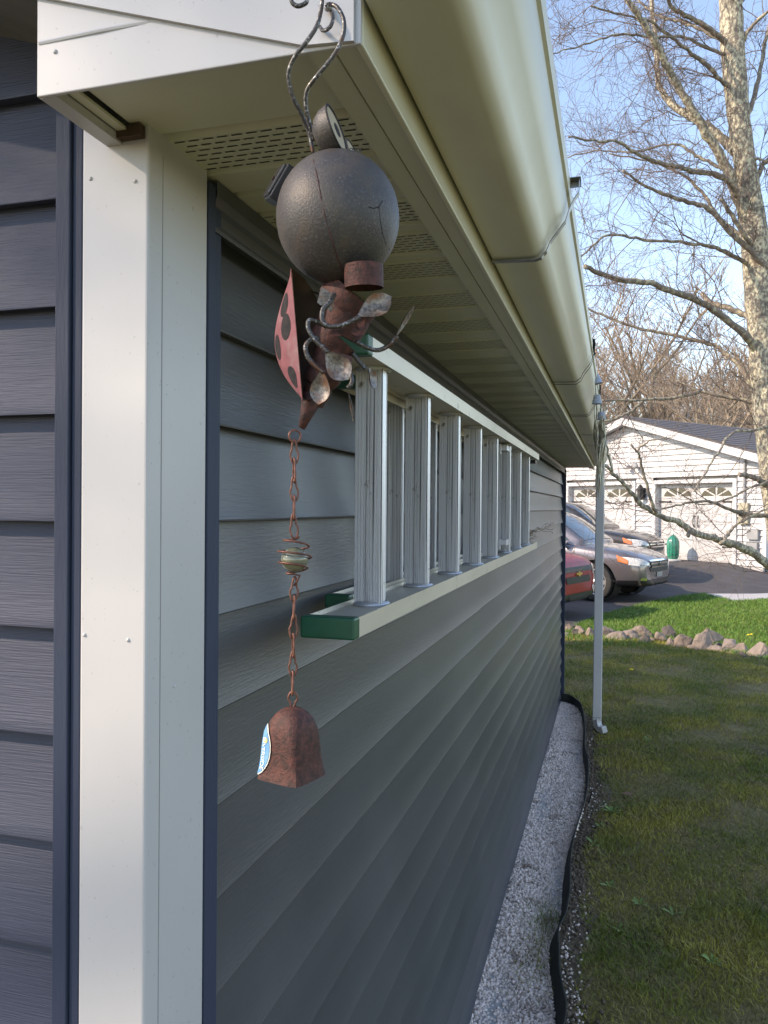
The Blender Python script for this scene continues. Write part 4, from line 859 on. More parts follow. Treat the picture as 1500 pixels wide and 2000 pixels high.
# doors
for a, b in doors:
    fr = gp_(MB().box((a - .11, -.05, GZ0), (a - .0, .02, DZ1 + .10)).box((b, -.05, GZ0), (b + .11, .02, DZ1 + .10)).box((a - .0, -.049, DZ1), (b, .02, DZ1 + .101)), 'door_frame', 'gtrim')
    d = gp_(MB().box((a, .17, GZ0), (b, .2, DZ1)), 'garage_door', 'gdoor')
    gp_(MB().box((a - .005, -.03, GZ0), (a + .012, .17, DZ1)).box((b - .012, -.03, GZ0), (b + .005, .17, DZ1)).box((a + .012, -.03, DZ1 - .012), (b - .012, .17, DZ1 + .002)), 'door_jamb', 'gtrim', fr)
    n = 4; hh = (DZ1 - GZ0) / n
    for i in range(n):
        z0 = GZ0 + hh * i
        for q in range(2):
            x0 = a + (b - a) * q / 2; x1 = a + (b - a) * (q + 1) / 2
            mb = MB().box((x0 + .012, .155, z0 + .012), (x1 - .012, .1695, z0 + hh - .006))
            if i < 3: mb.box((x0 + .10, .145, z0 + .04), (x1 - .10, .1545, z0 + hh - .03))
            o = gp_(mb, 'door_panel', 'gdoor', d)
        for q in range(2):
            if i == 3:
                cx = a + (b - a) * (q * .5 + .25); w2 = (b - a) * .19; zb = z0 + .16; ar = .26
                # sunburst of four panes under an arch
                def arc(t): return (cx + w2 * math.cos(t), zb + ar * math.sin(t))
                for j in range(4):
                    t0, t1 = math.pi * (j / 4 + .022), math.pi * ((j + 1) / 4 - .022)
                    cxx = cx + .05 * math.cos((t0 + t1) / 2); czz = zb + .04 * math.sin((t0 + t1) / 2)
                    pl_ = [(cxx, .152, czz)] + [(arc(t0 + (t1 - t0) * k_ / 4)[0], .152, arc(t0 + (t1 - t0) * k_ / 4)[1]) for k_ in range(5)]
                    gp_(MB().prism(pl_, (0, .003, 0)), 'window_pane', 'glassd', d)
    for sx, zz in ((a, GZ0 + 1.62), (a, GZ0 + .42), (b, GZ0 + 1.62), (b, GZ0 + .42)):
        s = 1 if sx == a else -1
        gp_(MB().tube([(sx + s * .03, .138, zz), (sx + s * .36, .138, zz)], [.026, .014], 6).tube([(sx + s * .36, .138, zz), (sx + s * .40, .138, zz)], .03, 6), 'strap_hinge', 'iron', d)
    for s in (-1, 1):
        c = (a + b) / 2 + s * .055; gp_(MB().tube([(c, .145, GZ0 + .92), (c + s * .02, .11, GZ0 + 1.0), (c + s * .02, .11, GZ0 + 1.16), (c, .145, GZ0 + 1.24)], .013, 6), 'door_handle', 'iron', d)
# gable vent
vt = gp_(MB().box((.02, -.03, 3.22), (.07, .02, 3.86)).box((.43, -.03, 3.22), (.48, .02, 3.86)).box((.07, -.029, 3.22), (.43, .02, 3.27)).box((.07, -.029, 3.81), (.43, .02, 3.859)), 'gable_vent', 'gtrim')
gp_(MB().box((.07, .004, 3.27), (.43, .016, 3.81)), 'vent_backing', 'dark', vt)
for i in range(8):
    zz = 3.28 + i * .066; gp_(MB().prism([(.07, -.025, zz), (.43, -.025, zz), (.43, .0, zz + .05), (.07, .0, zz + .05)], (0, .004, .004)), 'vent_slat', 'gtrim', vt)
# twin flood light
fl = gp_(MB().lathe([(.001, -.05), (.05, -.05), (.055, 0)], 12, Matrix.Translation((.24, -.01, 3.0)) @ Matrix.Rotation(math.pi / 2, 4, 'X')), 'flood_light', 'grey')
for s in (-1, 1):
    q = Matrix.Translation((.24 + s * .13, -.16, 2.98)) @ Matrix.Rotation(math.pi / 2 - .3, 4, 'X') @ Matrix.Rotation(s * .5, 4, 'Y')
    gp_(MB().lathe([(.03, -.10), (.05, -.06), (.085, .05), (.09, .08), (.001, .07)], 14, q), 'lamp_head', 'grey' if s > 0 else 'gtrim', fl, smooth=True)
    gp_(MB().tube([(.24, -.05, 3.0), (.24 + s * .10, -.10, 2.99)], .018, 6), 'lamp_arm', 'iron', fl)
# lantern between the doors
lt = gp_(MB().box((.50, -.06, 2.05), (.62, .0, 2.36)), 'wall_lantern', 'iron')
gp_(MB().lathe([(.03, 2.0), (.09, 2.04), (.10, 2.28), (.13, 2.30), (.03, 2.44), (.001, 2.46)], 6, Matrix.Translation((.56, -.16, 0))), 'lantern_cage', 'iron', lt)
gp_(MB().lathe([(.075, 2.05), (.085, 2.27)], 6, Matrix.Translation((.56, -.16, 0)) @ Matrix.Rotation(.5, 4, 'Z')), 'lantern_glass', 'grey', lt)
# electrical meter, conduit, boxes
mt = gp_(MB().box((3.62, -.10, 1.38), (3.88, .0, 1.92)), 'meter_box', 'meter')
gp_(MB().lathe([(.09, 0), (.09, .08), (.07, .11), (.001, .12)], 16, Matrix.Translation((3.75, -.10, 1.66)) @ Matrix.Rotation(math.pi / 2, 4, 'X')), 'meter_dial', 'glassd', mt, smooth=True)
gp_(MB().tube([(3.75, -.05, 1.92), (3.75, -.05, 3.1)], .03, 8), 'conduit', 'grey', mt)
for x0, z0, z1 in ((3.86, 1.0, 1.26), (3.84, .64, .92)):
    gp_(MB().box((x0, -.10, z0), (x0 + .30, .0, z1)), 'utility_box', 'grey', mt)
# ornament by the right-hand door: green ribbed cactus on a plate
oc = gar.location + Matrix.Rotation(GA, 3, 'Z') @ Vector((1.92, -.45, 0))
oc.z = gz(oc.x, oc.y) + .01
cac = tag(empty('cactus_ornament', oc), 'glossy green ribbed cactus ornament standing before the right garage door', 'ornament')
mb = MB(); n = 48; vs = []; prof = [(.10, .05), (.13, .10), (.145, .25), (.15, .42), (.145, .52), (.11, .62), (.06, .68), (.02, .70)]
for r_, zz in prof:
    for j in range(n): a = 2 * math.pi * j / n; q = r_ * (1 + .14 * abs(math.sin(a * 6))); vs.append((q * math.cos(a), q * math.sin(a), zz))
mb.add(vs, [(i * n + j, i * n + (j + 1) % n, (i + 1) * n + (j + 1) % n, (i + 1) * n + j) for i in range(len(prof) - 1) for j in range(n)])
mb.build('cactus_body', 'cactus', cac, smooth=True)
MB().lathe([(.001, 0), (.2, 0), (.21, .03), (.15, .05), (.001, .052)], 20).build('base_plate', 'gtrim', cac)
MB().tube([(0, 0, .68), (.01, 0, .74), (.03, 0, .70)], .016, 6).build('finial', 'cactus', cac)
kn = MB()
for j in range(12):
    for q in range(6):
        a = 2 * math.pi * (j + .5) / 12; r_ = .165 if q < 5 else .13; kn.lathe([(.001, .012), (.012, .006), (.014, 0)], 5, Matrix.Translation((r_ * math.cos(a), r_ * math.sin(a), .12 + q * .09)))
k_ = kn.build('spines', 'cactus', cac, fix=False); k_['kind'] = 'stuff'
# ------------------------------------------------------------------ parked cars
def interp_tab(tab, x):
    xs = [t[0] for t in tab]; return [float(np.interp(x, xs, [t[i] for t in tab])) for i in range(1, len(tab[0]))]
def make_car(name, label, paint, loc, rz, style, s=1.0):
    c = tag(empty(name, loc, rz), label, 'car', 'cars parked on the driveway'); c.scale = (s, s, s)
    #   X     halfw  zbot  ztop(edge) crown
    if style == 'suv':
        tab = [(-2.28, .70, .40, .95, .02), (-2.18, .82, .30, 1.02, .02), (-1.9, .885, .25, 1.08, .02), (-1.3, .905, .24, 1.08, .02), (0, .91, .24, 1.06, .02), (.9, .91, .24, 1.03, .03), (1.15, .905, .24, 1.00, .05), (1.5, .895, .25, .96, .06), (1.85, .87, .27, .90, .06), (2.05, .82, .29, .84, .055), (2.17, .76, .28, .79, .05), (2.24, .64, .29, .74, .04), (2.265, .48, .33, .69, .02)]
    else:
        tab = [(-2.3, .70, .40, .95, .02), (-2.18, .84, .32, 1.02, .02), (-1.9, .89, .26, 1.1, .02), (-1.3, .905, .25, 1.1, .02), (0, .91, .25, 1.08, .02), (.9, .91, .25, 1.06, .03), (1.2, .905, .25, 1.04, .05), (1.6, .90, .26, 1.01, .05), (1.95, .885, .28, .97, .05), (2.12, .85, .30, .93, .045), (2.22, .79, .27, .87, .03), (2.27, .71, .28, .80, .02), (2.29, .60, .32, .74, .01)]
    xs = sorted(set([t[0] for t in tab] + [-1.6, -.9, -.5, .4, 1.3, 1.7, 1.95, 2.12, 2.21]))
    rows = []
    for x in xs:
        hw, zb, zt, cr = interp_tab(tab, x)
        half = [(0, zb), (hw * .75, zb), (hw * .94, zb + .03), (hw * .985, zb + .14), (hw, zb + (zt - zb) * .45), (hw * 1.0, zb + (zt - zb) * .62), (hw * .985, zb + (zt - zb) * .80), (hw * .955, zt - .045), (hw * .90, zt - .008), (hw * .78, zt + cr * .45), (hw * .45, zt + cr * .85), (0, zt + cr)]
        rows.append([(x, y, z) for y, z in half] + [(x, -y, z) for y, z in half[-2:0:-1]])
    k = len(rows[0]); mb = MB(); mb.add([p for r in rows for p in r], [(i * k + j, i * k + (j + 1) % k, (i + 1) * k + (j + 1) % k, (i + 1) * k + j) for i in range(len(rows) - 1) for j in range(k)] + [tuple(range(k)), tuple((len(rows) - 1) * k + j for j in range(k - 1, -1, -1))])
    me = mb.mesh('body', paint, smooth=True); body = link('body', me, None, c)
    ss = body.modifiers.new('s', 'SUBSURF'); ss.levels = ss.render_levels = 2
    # wheel arches cut out of the body
    cm = MB()
    for ax in (1.36, -1.28):
        cm.lathe([(.40, -1.1), (.40, -.62)], 28, Matrix.Translation((ax, 0, .36)) @ Matrix.Rotation(math.pi / 2, 4, 'X')); cm.lathe([(.40, .62), (.40, 1.1)], 28, Matrix.Translation((ax, 0, .36)) @ Matrix.Rotation(math.pi / 2, 4, 'X'))
    co_ = cm.build('cut', 'dark', c); bo = body.modifiers.new('b', 'BOOLEAN'); bo.object = co_; bo.operation = 'DIFFERENCE'; bo.solver = 'EXACT'
    bpy.context.view_layer.update(); dg = bpy.context.evaluated_depsgraph_get()
    nm_ = bpy.data.meshes.new_from_object(body.evaluated_get(dg)); body.modifiers.clear(); body.data = nm_
    nm_.polygons.foreach_set('use_smooth', [True] * len(nm_.polygons)); nm_.set_sharp_from_angle(angle=math.radians(42))
    bpy.data.objects.remove(co_)
    # greenhouse
    gt = [(-2.12, .80, 1.05, 1.12, .74), (-1.95, .84, 1.05, 1.40, .66), (-1.72, .85, 1.05, 1.60, .60), (-1.2, .86, 1.05, 1.665, .60), (-.4, .865, 1.04, 1.68, .61), (.1, .86, 1.03, 1.645, .61), (.32, .855, 1.02, 1.59, .61), (.62, .84, 1.01, 1.40, .64), (.95, .82, 1.0, 1.17, .70), (1.16, .80, .98, 1.045, .74)]
    rows = []
    for x, wb, zb, zt, wt in gt:
        half = [(0, zb - .05), (wb, zb - .02), (wb * .985, zb + .02), (wt + (wb - wt) * .5, zb + (zt - zb) * .5), (wt + .03, zt - .05 * (zt - zb)), (wt * .93, zt - .004), (wt * .5, zt + .022), (0, zt + .028)]
        rows.append([(x, y, z) for y, z in half] + [(x, -y, z) for y, z in half[-2:0:-1]])
    k = len(rows[0]); mb = MB(); mb.add([p for r in rows for p in r], [(i * k + j, i * k + (j + 1) % k, (i + 1) * k + (j + 1) % k, (i + 1) * k + j) for i in range(len(rows) - 1) for j in range(k)] + [tuple(range(k)), tuple((len(rows) - 1) * k + j for j in range(k - 1, -1, -1))])
    gh = link('cabin', mb.mesh('cabin', paint, smooth=True), None, c); sg = gh.modifiers.new('s', 'SUBSURF'); sg.levels = sg.render_levels = 2
    bpy.context.view_layer.update(); dg = bpy.context.evaluated_depsgraph_get(); gm = bpy.data.meshes.new_from_object(gh.evaluated_get(dg)); gh.modifiers.clear(); gh.data = gm
    def tree(m): b = bmesh.new(); b.from_mesh(m); t = BVHTree.FromBMesh(b); b.free(); return t
    tb, tg = tree(nm_), tree(gm)
    def decal(nm, quad, mat, par, t, d, org, off=.006, nu=12, nv=8):
        # quad corners given in the two axes across the direction d, laid onto the body surface
        d = Vector(d); vs = []
        for i in range(nu + 1):
            for j in range(nv + 1):
                a, b = i / nu, j / nv
                p = [quad[0][q] * (1 - a) * (1 - b) + quad[1][q] * a * (1 - b) + quad[2][q] * a * b + quad[3][q] * (1 - a) * b for q in (0, 1)]
                o_ = Vector(org(p)); h, n_, _, _ = t.ray_cast(o_, d)
                if h is None: h = o_ + d * (o_.length - .3); n_ = -d
                if n_.dot(d) > 0: n_ = -n_
                vs.append(h + n_ * off)
        return MB().add(vs, [(i * (nv + 1) + j, i * (nv + 1) + j + 1, (i + 1) * (nv + 1) + j + 1, (i + 1) * (nv + 1) + j) for i in range(nu) for j in range(nv)]).build(nm, mat, par, smooth=True)
    side = lambda s: (lambda p: (p[0], s * 3, p[1])); front = lambda p: (4, p[0], p[1]); top = lambda p: (p[0], p[1], 4)
    # glass
    decal('windshield', [(.42, -.56), (1.06, -.66), (1.06, .66), (.42, .56)], 'carglass', gh, tg, (0, 0, -1), top, .008, 10, 14)
    for s in (-1, 1):
        decal('side_window', [(.02, 1.10), (.80, 1.10), (.30, 1.52), (.02, 1.57)], 'carglass', gh, tg, (0, -s, 0), side(s), .008)
        decal('side_window', [(-.85, 1.10), (-.04, 1.10), (-.04, 1.58), (-.85, 1.58)], 'carglass', gh, tg, (0, -s, 0), side(s), .008)
        decal('side_window', [(-1.75, 1.12), (-.92, 1.11), (-.92, 1.57), (-1.5, 1.54)], 'carglass', gh, tg, (0, -s, 0), side(s), .008)
        # wheels
        for ax in (1.36, -1.28):
            q = Matrix.Translation((ax, s * .80, .345)) @ Matrix.Rotation(-s * math.pi / 2, 4, 'X')
            wl = MB().lathe([(.22, -.11), (.325, -.105), (.345, -.07), (.345, .07), (.33, .10), (.30, .112), (.235, .105), (.228, .06)], 36, q, cap=False).build('wheel', 'tyre', c, smooth=True, ang=40)
            MB().lathe([(.001, .03), (.225, .03)], 28, q, cap=False).build('wheel_well_disc', 'iron', wl)
            MB().lathe([(.228, .06), (.238, .106), (.225, .11), (.212, .085)], 36, q, cap=False).build('rim', 'alloy', wl, smooth=True)
            for i in range(7):
                r_ = q @ Matrix.Rotation(2 * math.pi * i / 7, 4, 'Z')
                mb = MB(); pr = [(.05, -.028, .085), (.05, .028, .085), (.215, .040, .095), (.215, -.040, .095)]
                mb.prism([r_ @ Vector(p) for p in pr], r_.to_3x3() @ Vector((0, 0, -.03))); mb.build('spoke', 'alloy', wl)
            MB().lathe([(.001, .105), (.03, .10), (.062, .085), (.062, .04)], 16, q, cap=False).build('hub_cap', 'alloy', wl, smooth=True)
            MB().lathe([(.40, -.30), (.40, .08)], 30, Matrix.Translation((ax, s * .80, .36)) @ Matrix.Rotation(-s * math.pi / 2, 4, 'X'), cap=False).build('arch_liner', 'iron', wl)
        # mirror
        mr = MB().lathe([(.001, -.11), (.06, -.10), (.085, -.03), (.085, .05), (.06, .10), (.001, .11)], 12, Matrix.Translation((.72, s * 1.0, 1.12)) @ Matrix.Rotation(math.pi / 2, 4, 'X') @ Matrix.Scale(.7, 4, (1, 0, 0))).build('mirror', 'blackplastic', c, smooth=True)
        MB().tube([(.74, s * .86, 1.06), (.72, s * .95, 1.09)], .03, 6).build('mirror_arm', 'blackplastic', mr)
        # side sill cladding and door line
        decal('sill', [(-.95, .26), (1.0, .26), (1.0, .38), (-.95, .38)], 'blackplastic', body, tb, (0, -s, 0), side(s), .008)
        decal('door_gap', [(.93, .42), (.945, .42), (.955, .96), (.94, .96)], 'iron', body, tb, (0, -s, 0), side(s), .004, 2, 10)
        decal('door_gap', [(-.07, .42), (-.055, .42), (-.055, 1.0), (-.07, 1.0)], 'iron', body, tb, (0, -s, 0), side(s), .004, 2, 10)
        # fog lamp
    if style == 'suv':
        for s in (-1, 1):
            decal('headlight', [(s * .46, .66), (s * .80, .71), (s * .83, .83), (s * .60, .775)], 'lampclear', body, tb, (-1, 0, 0), front, .012, 14, 8)
            decal('turn_lamp', [(1.80, .75), (1.98, .70), (1.98, .785), (1.76, .86)], 'amber', body, tb, (0, -s, 0), side(s), .011, 8, 6)
            decal('side_lens', [(1.99, .69), (2.17, .67), (2.14, .76), (1.99, .785)], 'lampclear', body, tb, (0, -s, 0), side(s), .011, 8, 6)
            decal('fog_lamp', [(s * .60, .40), (s * .74, .41), (s * .72, .46), (s * .60, .45)], 'chrome', body, tb, (-1, 0, 0), front, .012)
        decal('lower_bumper', [(-.70, .28), (.70, .28), (.78, .41), (-.78, .41)], 'blackplastic', body, tb, (-1, 0, 0), front, .010, 20, 6)
        for s in (-1, 1): decal('lower_cladding', [(1.79, .28), (2.12, .30), (2.14, .41), (1.79, .40)], 'blackplastic', body, tb, (0, -s, 0), side(s), .009)
        decal('lower_grille', [(-.42, .55), (.42, .55), (.50, .63), (-.50, .63)], 'iron', body, tb, (-1, 0, 0), front, .012, 16, 4)
        g = decal('grille', [(-.40, .635), (.40, .635), (.46, .755), (-.46, .755)], 'iron', body, tb, (-1, 0, 0), front, .013, 16, 6)
        for zz, w2 in ((.64, .42), (.70, .44), (.755, .47)):
            decal('grille_bar', [(-w2, zz - .012), (w2, zz - .012), (w2, zz + .012), (-w2, zz + .012)], 'chrome', g, tb, (-1, 0, 0), front, .020, 16, 2)
        e = MB().obox((2.29, -.045, .70), (.006, 0, 0), (0, .010, .004), (0, -.006, .05)).obox((2.29, .045, .70), (.006, 0, 0), (0, .010, -.004), (0, .006, .05)).obox((2.291, 0, .70), (.006, 0, 0), (0, .04, 0), (0, 0, .010)); e.build('emblem', 'chrome', g)
        decal('hood_gap', [(1.15, -.72), (2.05, -.60), (2.05, -.592), (1.15, -.712)], 'iron', body, tb, (0, 0, -1), top, .003, 16, 1); decal('hood_gap', [(1.15, .72), (2.05, .60), (2.05, .592), (1.15, .712)], 'iron', body, tb, (0, 0, -1), top, .003, 16, 1)
        decal('plate', [(-.15, .45), (.15, .45), (.15, .54), (-.15, .54)], 'grey', body, tb, (-1, 0, 0), front, .014, 3, 3)
    else:
        for s in (-1, 1):
            decal('headlight', [(s * .58, .70), (s * .80, .70), (s * .85, .88), (s * .62, .84)], 'lampclear', body, tb, (-1, 0, 0), front, .012, 10, 8)
            decal('fog_lamp', [(s * .58, .42), (s * .72, .42), (s * .72, .50), (s * .58, .50)], 'lampclear', body, tb, (-1, 0, 0), front, .012)
        decal('upper_grille', [(-.56, .75), (.56, .75), (.60, .83), (-.60, .83)], 'iron', body, tb, (-1, 0, 0), front, .012, 16, 4)
        decal('lower_grille', [(-.46, .57), (.46, .57), (.52, .68), (-.52, .68)], 'iron', body, tb, (-1, 0, 0), front, .012, 16, 4)
        decal('lower_bumper', [(-.74, .27), (.74, .27), (.80, .41), (-.80, .41)], 'blackplastic', body, tb, (-1, 0, 0), front, .010, 20, 6)
        decal('bumper_intake', [(-.35, .30), (.35, .30), (.40, .38), (-.40, .38)], 'iron', body, tb, (-1, 0, 0), front, .016, 10, 3)
        mb = MB(); mb.prism([(2.30, -.11, .70), (2.30, -.035, .70), (2.30, -.025, .675), (2.30, .045, .675), (2.30, .035, .70), (2.30, .11, .70), (2.30, .10, .735), (2.30, .025, .735), (2.30, .015, .755), (2.30, -.045, .755), (2.30, -.035, .735), (2.30, -.12, .735)], (.012, 0, 0)); mb.build('emblem', 'gold', body)
    return c
def nose(u, v, z, ahead, ang):
    r = ray(u, v); p = EYE + r * ((z - EYE.z) / r.z); return p
hd = math.radians(-22)
def place(u, d, hd): p = at(u, 1000, d); return Vector((p.x, p.y, 0)) - Vector((math.cos(hd), math.sin(hd), 0)) * 2.26
p1 = place(1288, 14.9, hd); p2_ = place(1133, 12.5, math.radians(-20)); p3 = place(1291, 17.7, hd)
for p in (p1, p2_, p3): p.z = gz(p.x + .5, p.y) + .012
make_car('parked_car', 'taupe sport utility car with chrome-barred grille and orange side lamp', 'carpaint', p1, hd, 'suv')
make_car('parked_car', 'red car with a gold emblem, nose showing past the shed corner', 'redpaint', p2_, math.radians(-20), 'red', .98)
make_car('parked_car', 'dark grey car parked behind the taupe one, bonnet showing', 'darkpaint', p3 - Vector((0, 0, .0)), hd, 'suv', .96)
# ------------------------------------------------------------------ the lichen-covered tree on the right
TD = 12.0
tree = tag(empty('bare_tree', onz(1546, 1225, 0)), 'large leafless tree with pale lichen on its trunk at the right edge', 'tree')
tloc = tree.location.copy()
random.seed(5)
class TW:                      # fast twig collector, three-sided
    def __init__(s): s.v = []; s.f = []
    def chain(s, pts, r0, r1, n=3):
        k = len(pts); b = len(s.v)
        t = (pts[-1] - pts[0]).normalized() if (pts[-1] - pts[0]).length > 1e-6 else Vector((0, 0, 1)); a = t.orthogonal().normalized(); c = t.cross(a)
        for i, p in enumerate(pts):
            r = r0 + (r1 - r0) * i / (k - 1)
            for j in range(n): q = 2 * math.pi * j / n; s.v.append(p + a * (r * math.cos(q)) + c * (r * math.sin(q)))
        for i in range(k - 1):
            for j in range(n): s.f.append((b + i * n + j, b + i * n + (j + 1) % n, b + (i + 1) * n + (j + 1) % n, b + (i + 1) * n + j))
    def build(s, name, mat, par, inv=None):
        me = np_mesh(name, np.array([tuple(p) for p in s.v]), np.array(s.f), mat, True); o = link(name, me, None, par)
        if inv is not None: o.matrix_parent_inverse = inv
        return o
inv = Matrix.Translation(tloc).inverted()
def pix(path, d0, d1):
    n = len(path); return [at(u, v, d0 + (d1 - d0) * i / max(n - 1, 1)) for i, (u, v) in enumerate(path)]
def W(px, d=TD): return px * d / F * .5
trunk_px = [(1556, 1235, 84), (1548, 1180, 70), (1540, 1100, 62), (1524, 1000, 58), (1510, 900, 55), (1499, 800, 52), (1491, 720, 50), (1485, 640, 49), (1480, 560, 50), (1475, 480, 52), (1466, 400, 44), (1455, 320, 41), (1444, 240, 41), (1436, 160, 43), (1430, 80, 44), (1427, 0, 42), (1420, -90, 36), (1410, -200, 30), (1405, -330, 22), (1395, -480, 12)]
tp = bez([at(u, v, TD) for u, v, w_ in trunk_px], 4); tr = []
for i in range(len(trunk_px) - 1):
    for j in range(4): tr.append(W(trunk_px[i][2] + (trunk_px[i + 1][2] - trunk_px[i][2]) * j / 4) * random.uniform(.965, 1.04))
tr.append(W(12)); mb = MB().tube(tp, tr, 18)
o = mb.build('trunk', 'bark', tree, smooth=True); o.matrix_parent_inverse = inv
LIMBS = [
 ([(1474, 470), (1440, 385), (1416, 322), (1380, 264), (1348, 208), (1316, 156), (1296, 116), (1280, 84), (1256, 44), (1232, 8), (1205, -40)], 21, 9, 0, -1.2),
 ([(1436, 296), (1428, 288), (1392, 256), (1360, 236), (1328, 216), (1304, 196), (1288, 168), (1284, 132), (1280, 80), (1276, 32), (1270, -30)], 20, 9, 0, 1.5),
 ([(1424, 86), (1412, 80), (1376, 60), (1336, 44), (1300, 36), (1276, 24), (1240, -5)], 9, 4, 0, .8),
 ([(1440, 180), (1408, 156), (1372, 120), (1336, 92), (1296, 60), (1264, 40), (1212, 28), (1154, 12)], 10, 3, 0, -1.0),
 ([(1424, 90), (1400, 68), (1368, 44), (1320, 20), (1300, -10)], 14, 6, 0, -.7),
 ([(1424, 110), (1376, 92), (1330, 70), (1264, 72), (1216, 66), (1160, 80), (1112, 96), (1056, 110)], 7, 2, 0, -1.6),
 ([(1440, 382), (1424, 356), (1400, 342), (1360, 336), (1320, 324), (1280, 314), (1240, 298), (1208, 276), (1172, 276), (1110, 268)], 14, 3, -.2, -2.0),
 ([(1412, 330), (1400, 324), (1368, 308), (1328, 284), (1288, 284), (1248, 296), (1200, 296), (1152, 296), (1090, 314)], 8, 2, -.1, .9),
 ([(1474, 488), (1440, 456), (1400, 420), (1372, 376), (1336, 344), (1296, 324), (1256, 312), (1190, 300)], 10, 3, 0, 1.1),
 ([(1496, 524), (1460, 484), (1432, 460), (1384, 408), (1336, 392), (1288, 376), (1256, 360), (1216, 332)], 14, 4, -.15, -1.0),
 ([(1474, 490), (1464, 472), (1436, 430), (1408, 388)], 10, 7, -.2, -.5),
 ([(1470, 520), (1444, 508), (1408, 488), (1376, 480), (1328, 472), (1280, 470), (1232, 464), (1192, 458), (1160, 478), (1128, 510)], 9, 3, 0, -1.4),
 ([(1480, 690), (1460, 660), (1420, 624), (1372, 592), (1320, 572), (1272, 554), (1220, 548), (1172, 534), (1142, 520)], 16, 8, 0, -1.3),
 ([(1478, 622), (1456, 616), (1416, 600), (1388, 592), (1372, 572)], 14, 10, 0, .8),
 ([(1496, 800), (1470, 760), (1448, 720), (1416, 688), (1384, 672), (1320, 656), (1240, 640), (1192, 620), (1148, 604), (1100, 580)], 13, 3, 0, 1.2),
 ([(1498, 796), (1484, 788), (1424, 776), (1368, 764), (1320, 744)], 11, 5, 0, .4),
 ([(1368, 764), (1320, 776), (1240, 782), (1176, 782)], 8, 4, .2, -.4), ([(1257, 783), (1230, 805), (1205, 816), (1178, 825)], 6, 4, .0, -.3),
 ([(1550, 1145), (1524, 1125), (1500, 1103), (1470, 1080), (1440, 1066), (1400, 1052), (1360, 1042), (1325, 1020), (1290, 1008), (1250, 982), (1225, 952), (1200, 928), (1180, 908), (1140, 880)], 21, 4, 0, -2.2),
 ([(1282, 1002), (1274, 985), (1264, 950), (1254, 910), (1246, 885), (1232, 868)], 7, 3, -1.7, -2.2), ([(1243, 882), (1255, 870), (1272, 860), (1300, 855)], 4, 1.5, -2.1, -2.3),
 ([(1408, 1062), (1420, 1046), (1432, 1030), (1465, 1010), (1500, 992)], 8, 3, -1.0, -.6), ([(1530, 1010), (1470, 1006), (1440, 1000), (1400, 985), (1372, 978), (1330, 986), (1285, 995), (1240, 985)], 10, 2, .0, -1.0),
 ([(1512, 920), (1500, 948), (1480, 935), (1460, 930), (1444, 926)], 16, 8, 0, -.5), ([(1500, 940), (1460, 955), (1420, 975), (1370, 985), (1320, 960), (1290, 950)], 5, 1.5, -.3, -.9),
 ([(1530, 820), (1480, 838), (1430, 846), (1405, 880), (1385, 910), (1355, 960)], 7, 3, 0, -1.2), ([(1345, 1046), (1346, 1036)], 8, 7, -1.4, -1.4),
 ([(1440, 250), (1470, 200), (1488, 120), (1500, 60), (1520, -20)], 11, 6, 0, .6), ([(1470, 380), (1485, 330), (1510, 300)], 12, 7, 0, .2), ([(1444, 100), (1462, 60), (1490, 30), (1530, 10)], 9, 5, 0, -.4),
 ([(1455, 330), (1480, 310), (1500, 315), (1530, 300)], 6, 4, 0, -.4), ([(1427, 30), (1450, 0), (1480, -30)], 10, 6, 0, .3)]
tw = TW(); sprouts = []
for path, w0, w1, da, db in LIMBS:
    d0, d1 = TD + da, TD + db; P_ = bez(pix(path, d0, d1), 5); n = len(P_)
    for i in range(1, n - 1): P_[i] = P_[i] + Vector((random.uniform(-1, 1), random.uniform(-1, 1), random.uniform(-1, 1))) * .012
    rr = [W(w0 + (w1 - w0) * (i / (n - 1)) ** .8) * random.uniform(.9, 1.1) for i in range(n)]
    o = MB().tube(P_, rr, 9).build('limb', 'bark' if w0 > 17 else 'limb', tree, smooth=True); o.matrix_parent_inverse = inv
    for i in range(2, n): sprouts.append((P_[i], (P_[i] - P_[i - 1]).normalized(), rr[i], i / n, w0))
def grow(p, d, ln, r, lev):
    k = 5; pts = [p]; q = d.copy()
    for i in range(k):
        q = (q + Vector((random.gauss(0, .20), random.gauss(0, .20), random.gauss(.02, .20)))).normalized(); pts.append(pts[-1] + q * (ln / k))
    tw.chain(pts, r, max(r * .4, .0016))
    if lev > 0:
        for i in range(1, k + 1):
            for _ in range(random.choice((1, 1, 2))):
                ax = Vector((random.gauss(0, 1), random.gauss(0, 1), random.gauss(0, 1))).normalized()
                nd = (q * .8 + ax * .75).normalized(); grow(pts[i], nd, ln * random.uniform(.35, .65), max(r * .55, .0018), lev - 1)
for p, d, r, t, w0 in sprouts:
    if random.random() < (.11 if p.z < 3.1 else .29):
        ax = Vector((random.gauss(0, 1), random.gauss(0, 1), random.gauss(.0, .8))).normalized(); nd = (d * .7 + ax * .8 + Vector((-.12, 0, 0))).normalized()
        grow(p, nd, random.uniform(.5, 1.5), min(max(r * .4, .0035), .009), 2)
tw.build('twigs', 'twig', tree, inv)['kind'] = 'stuff'
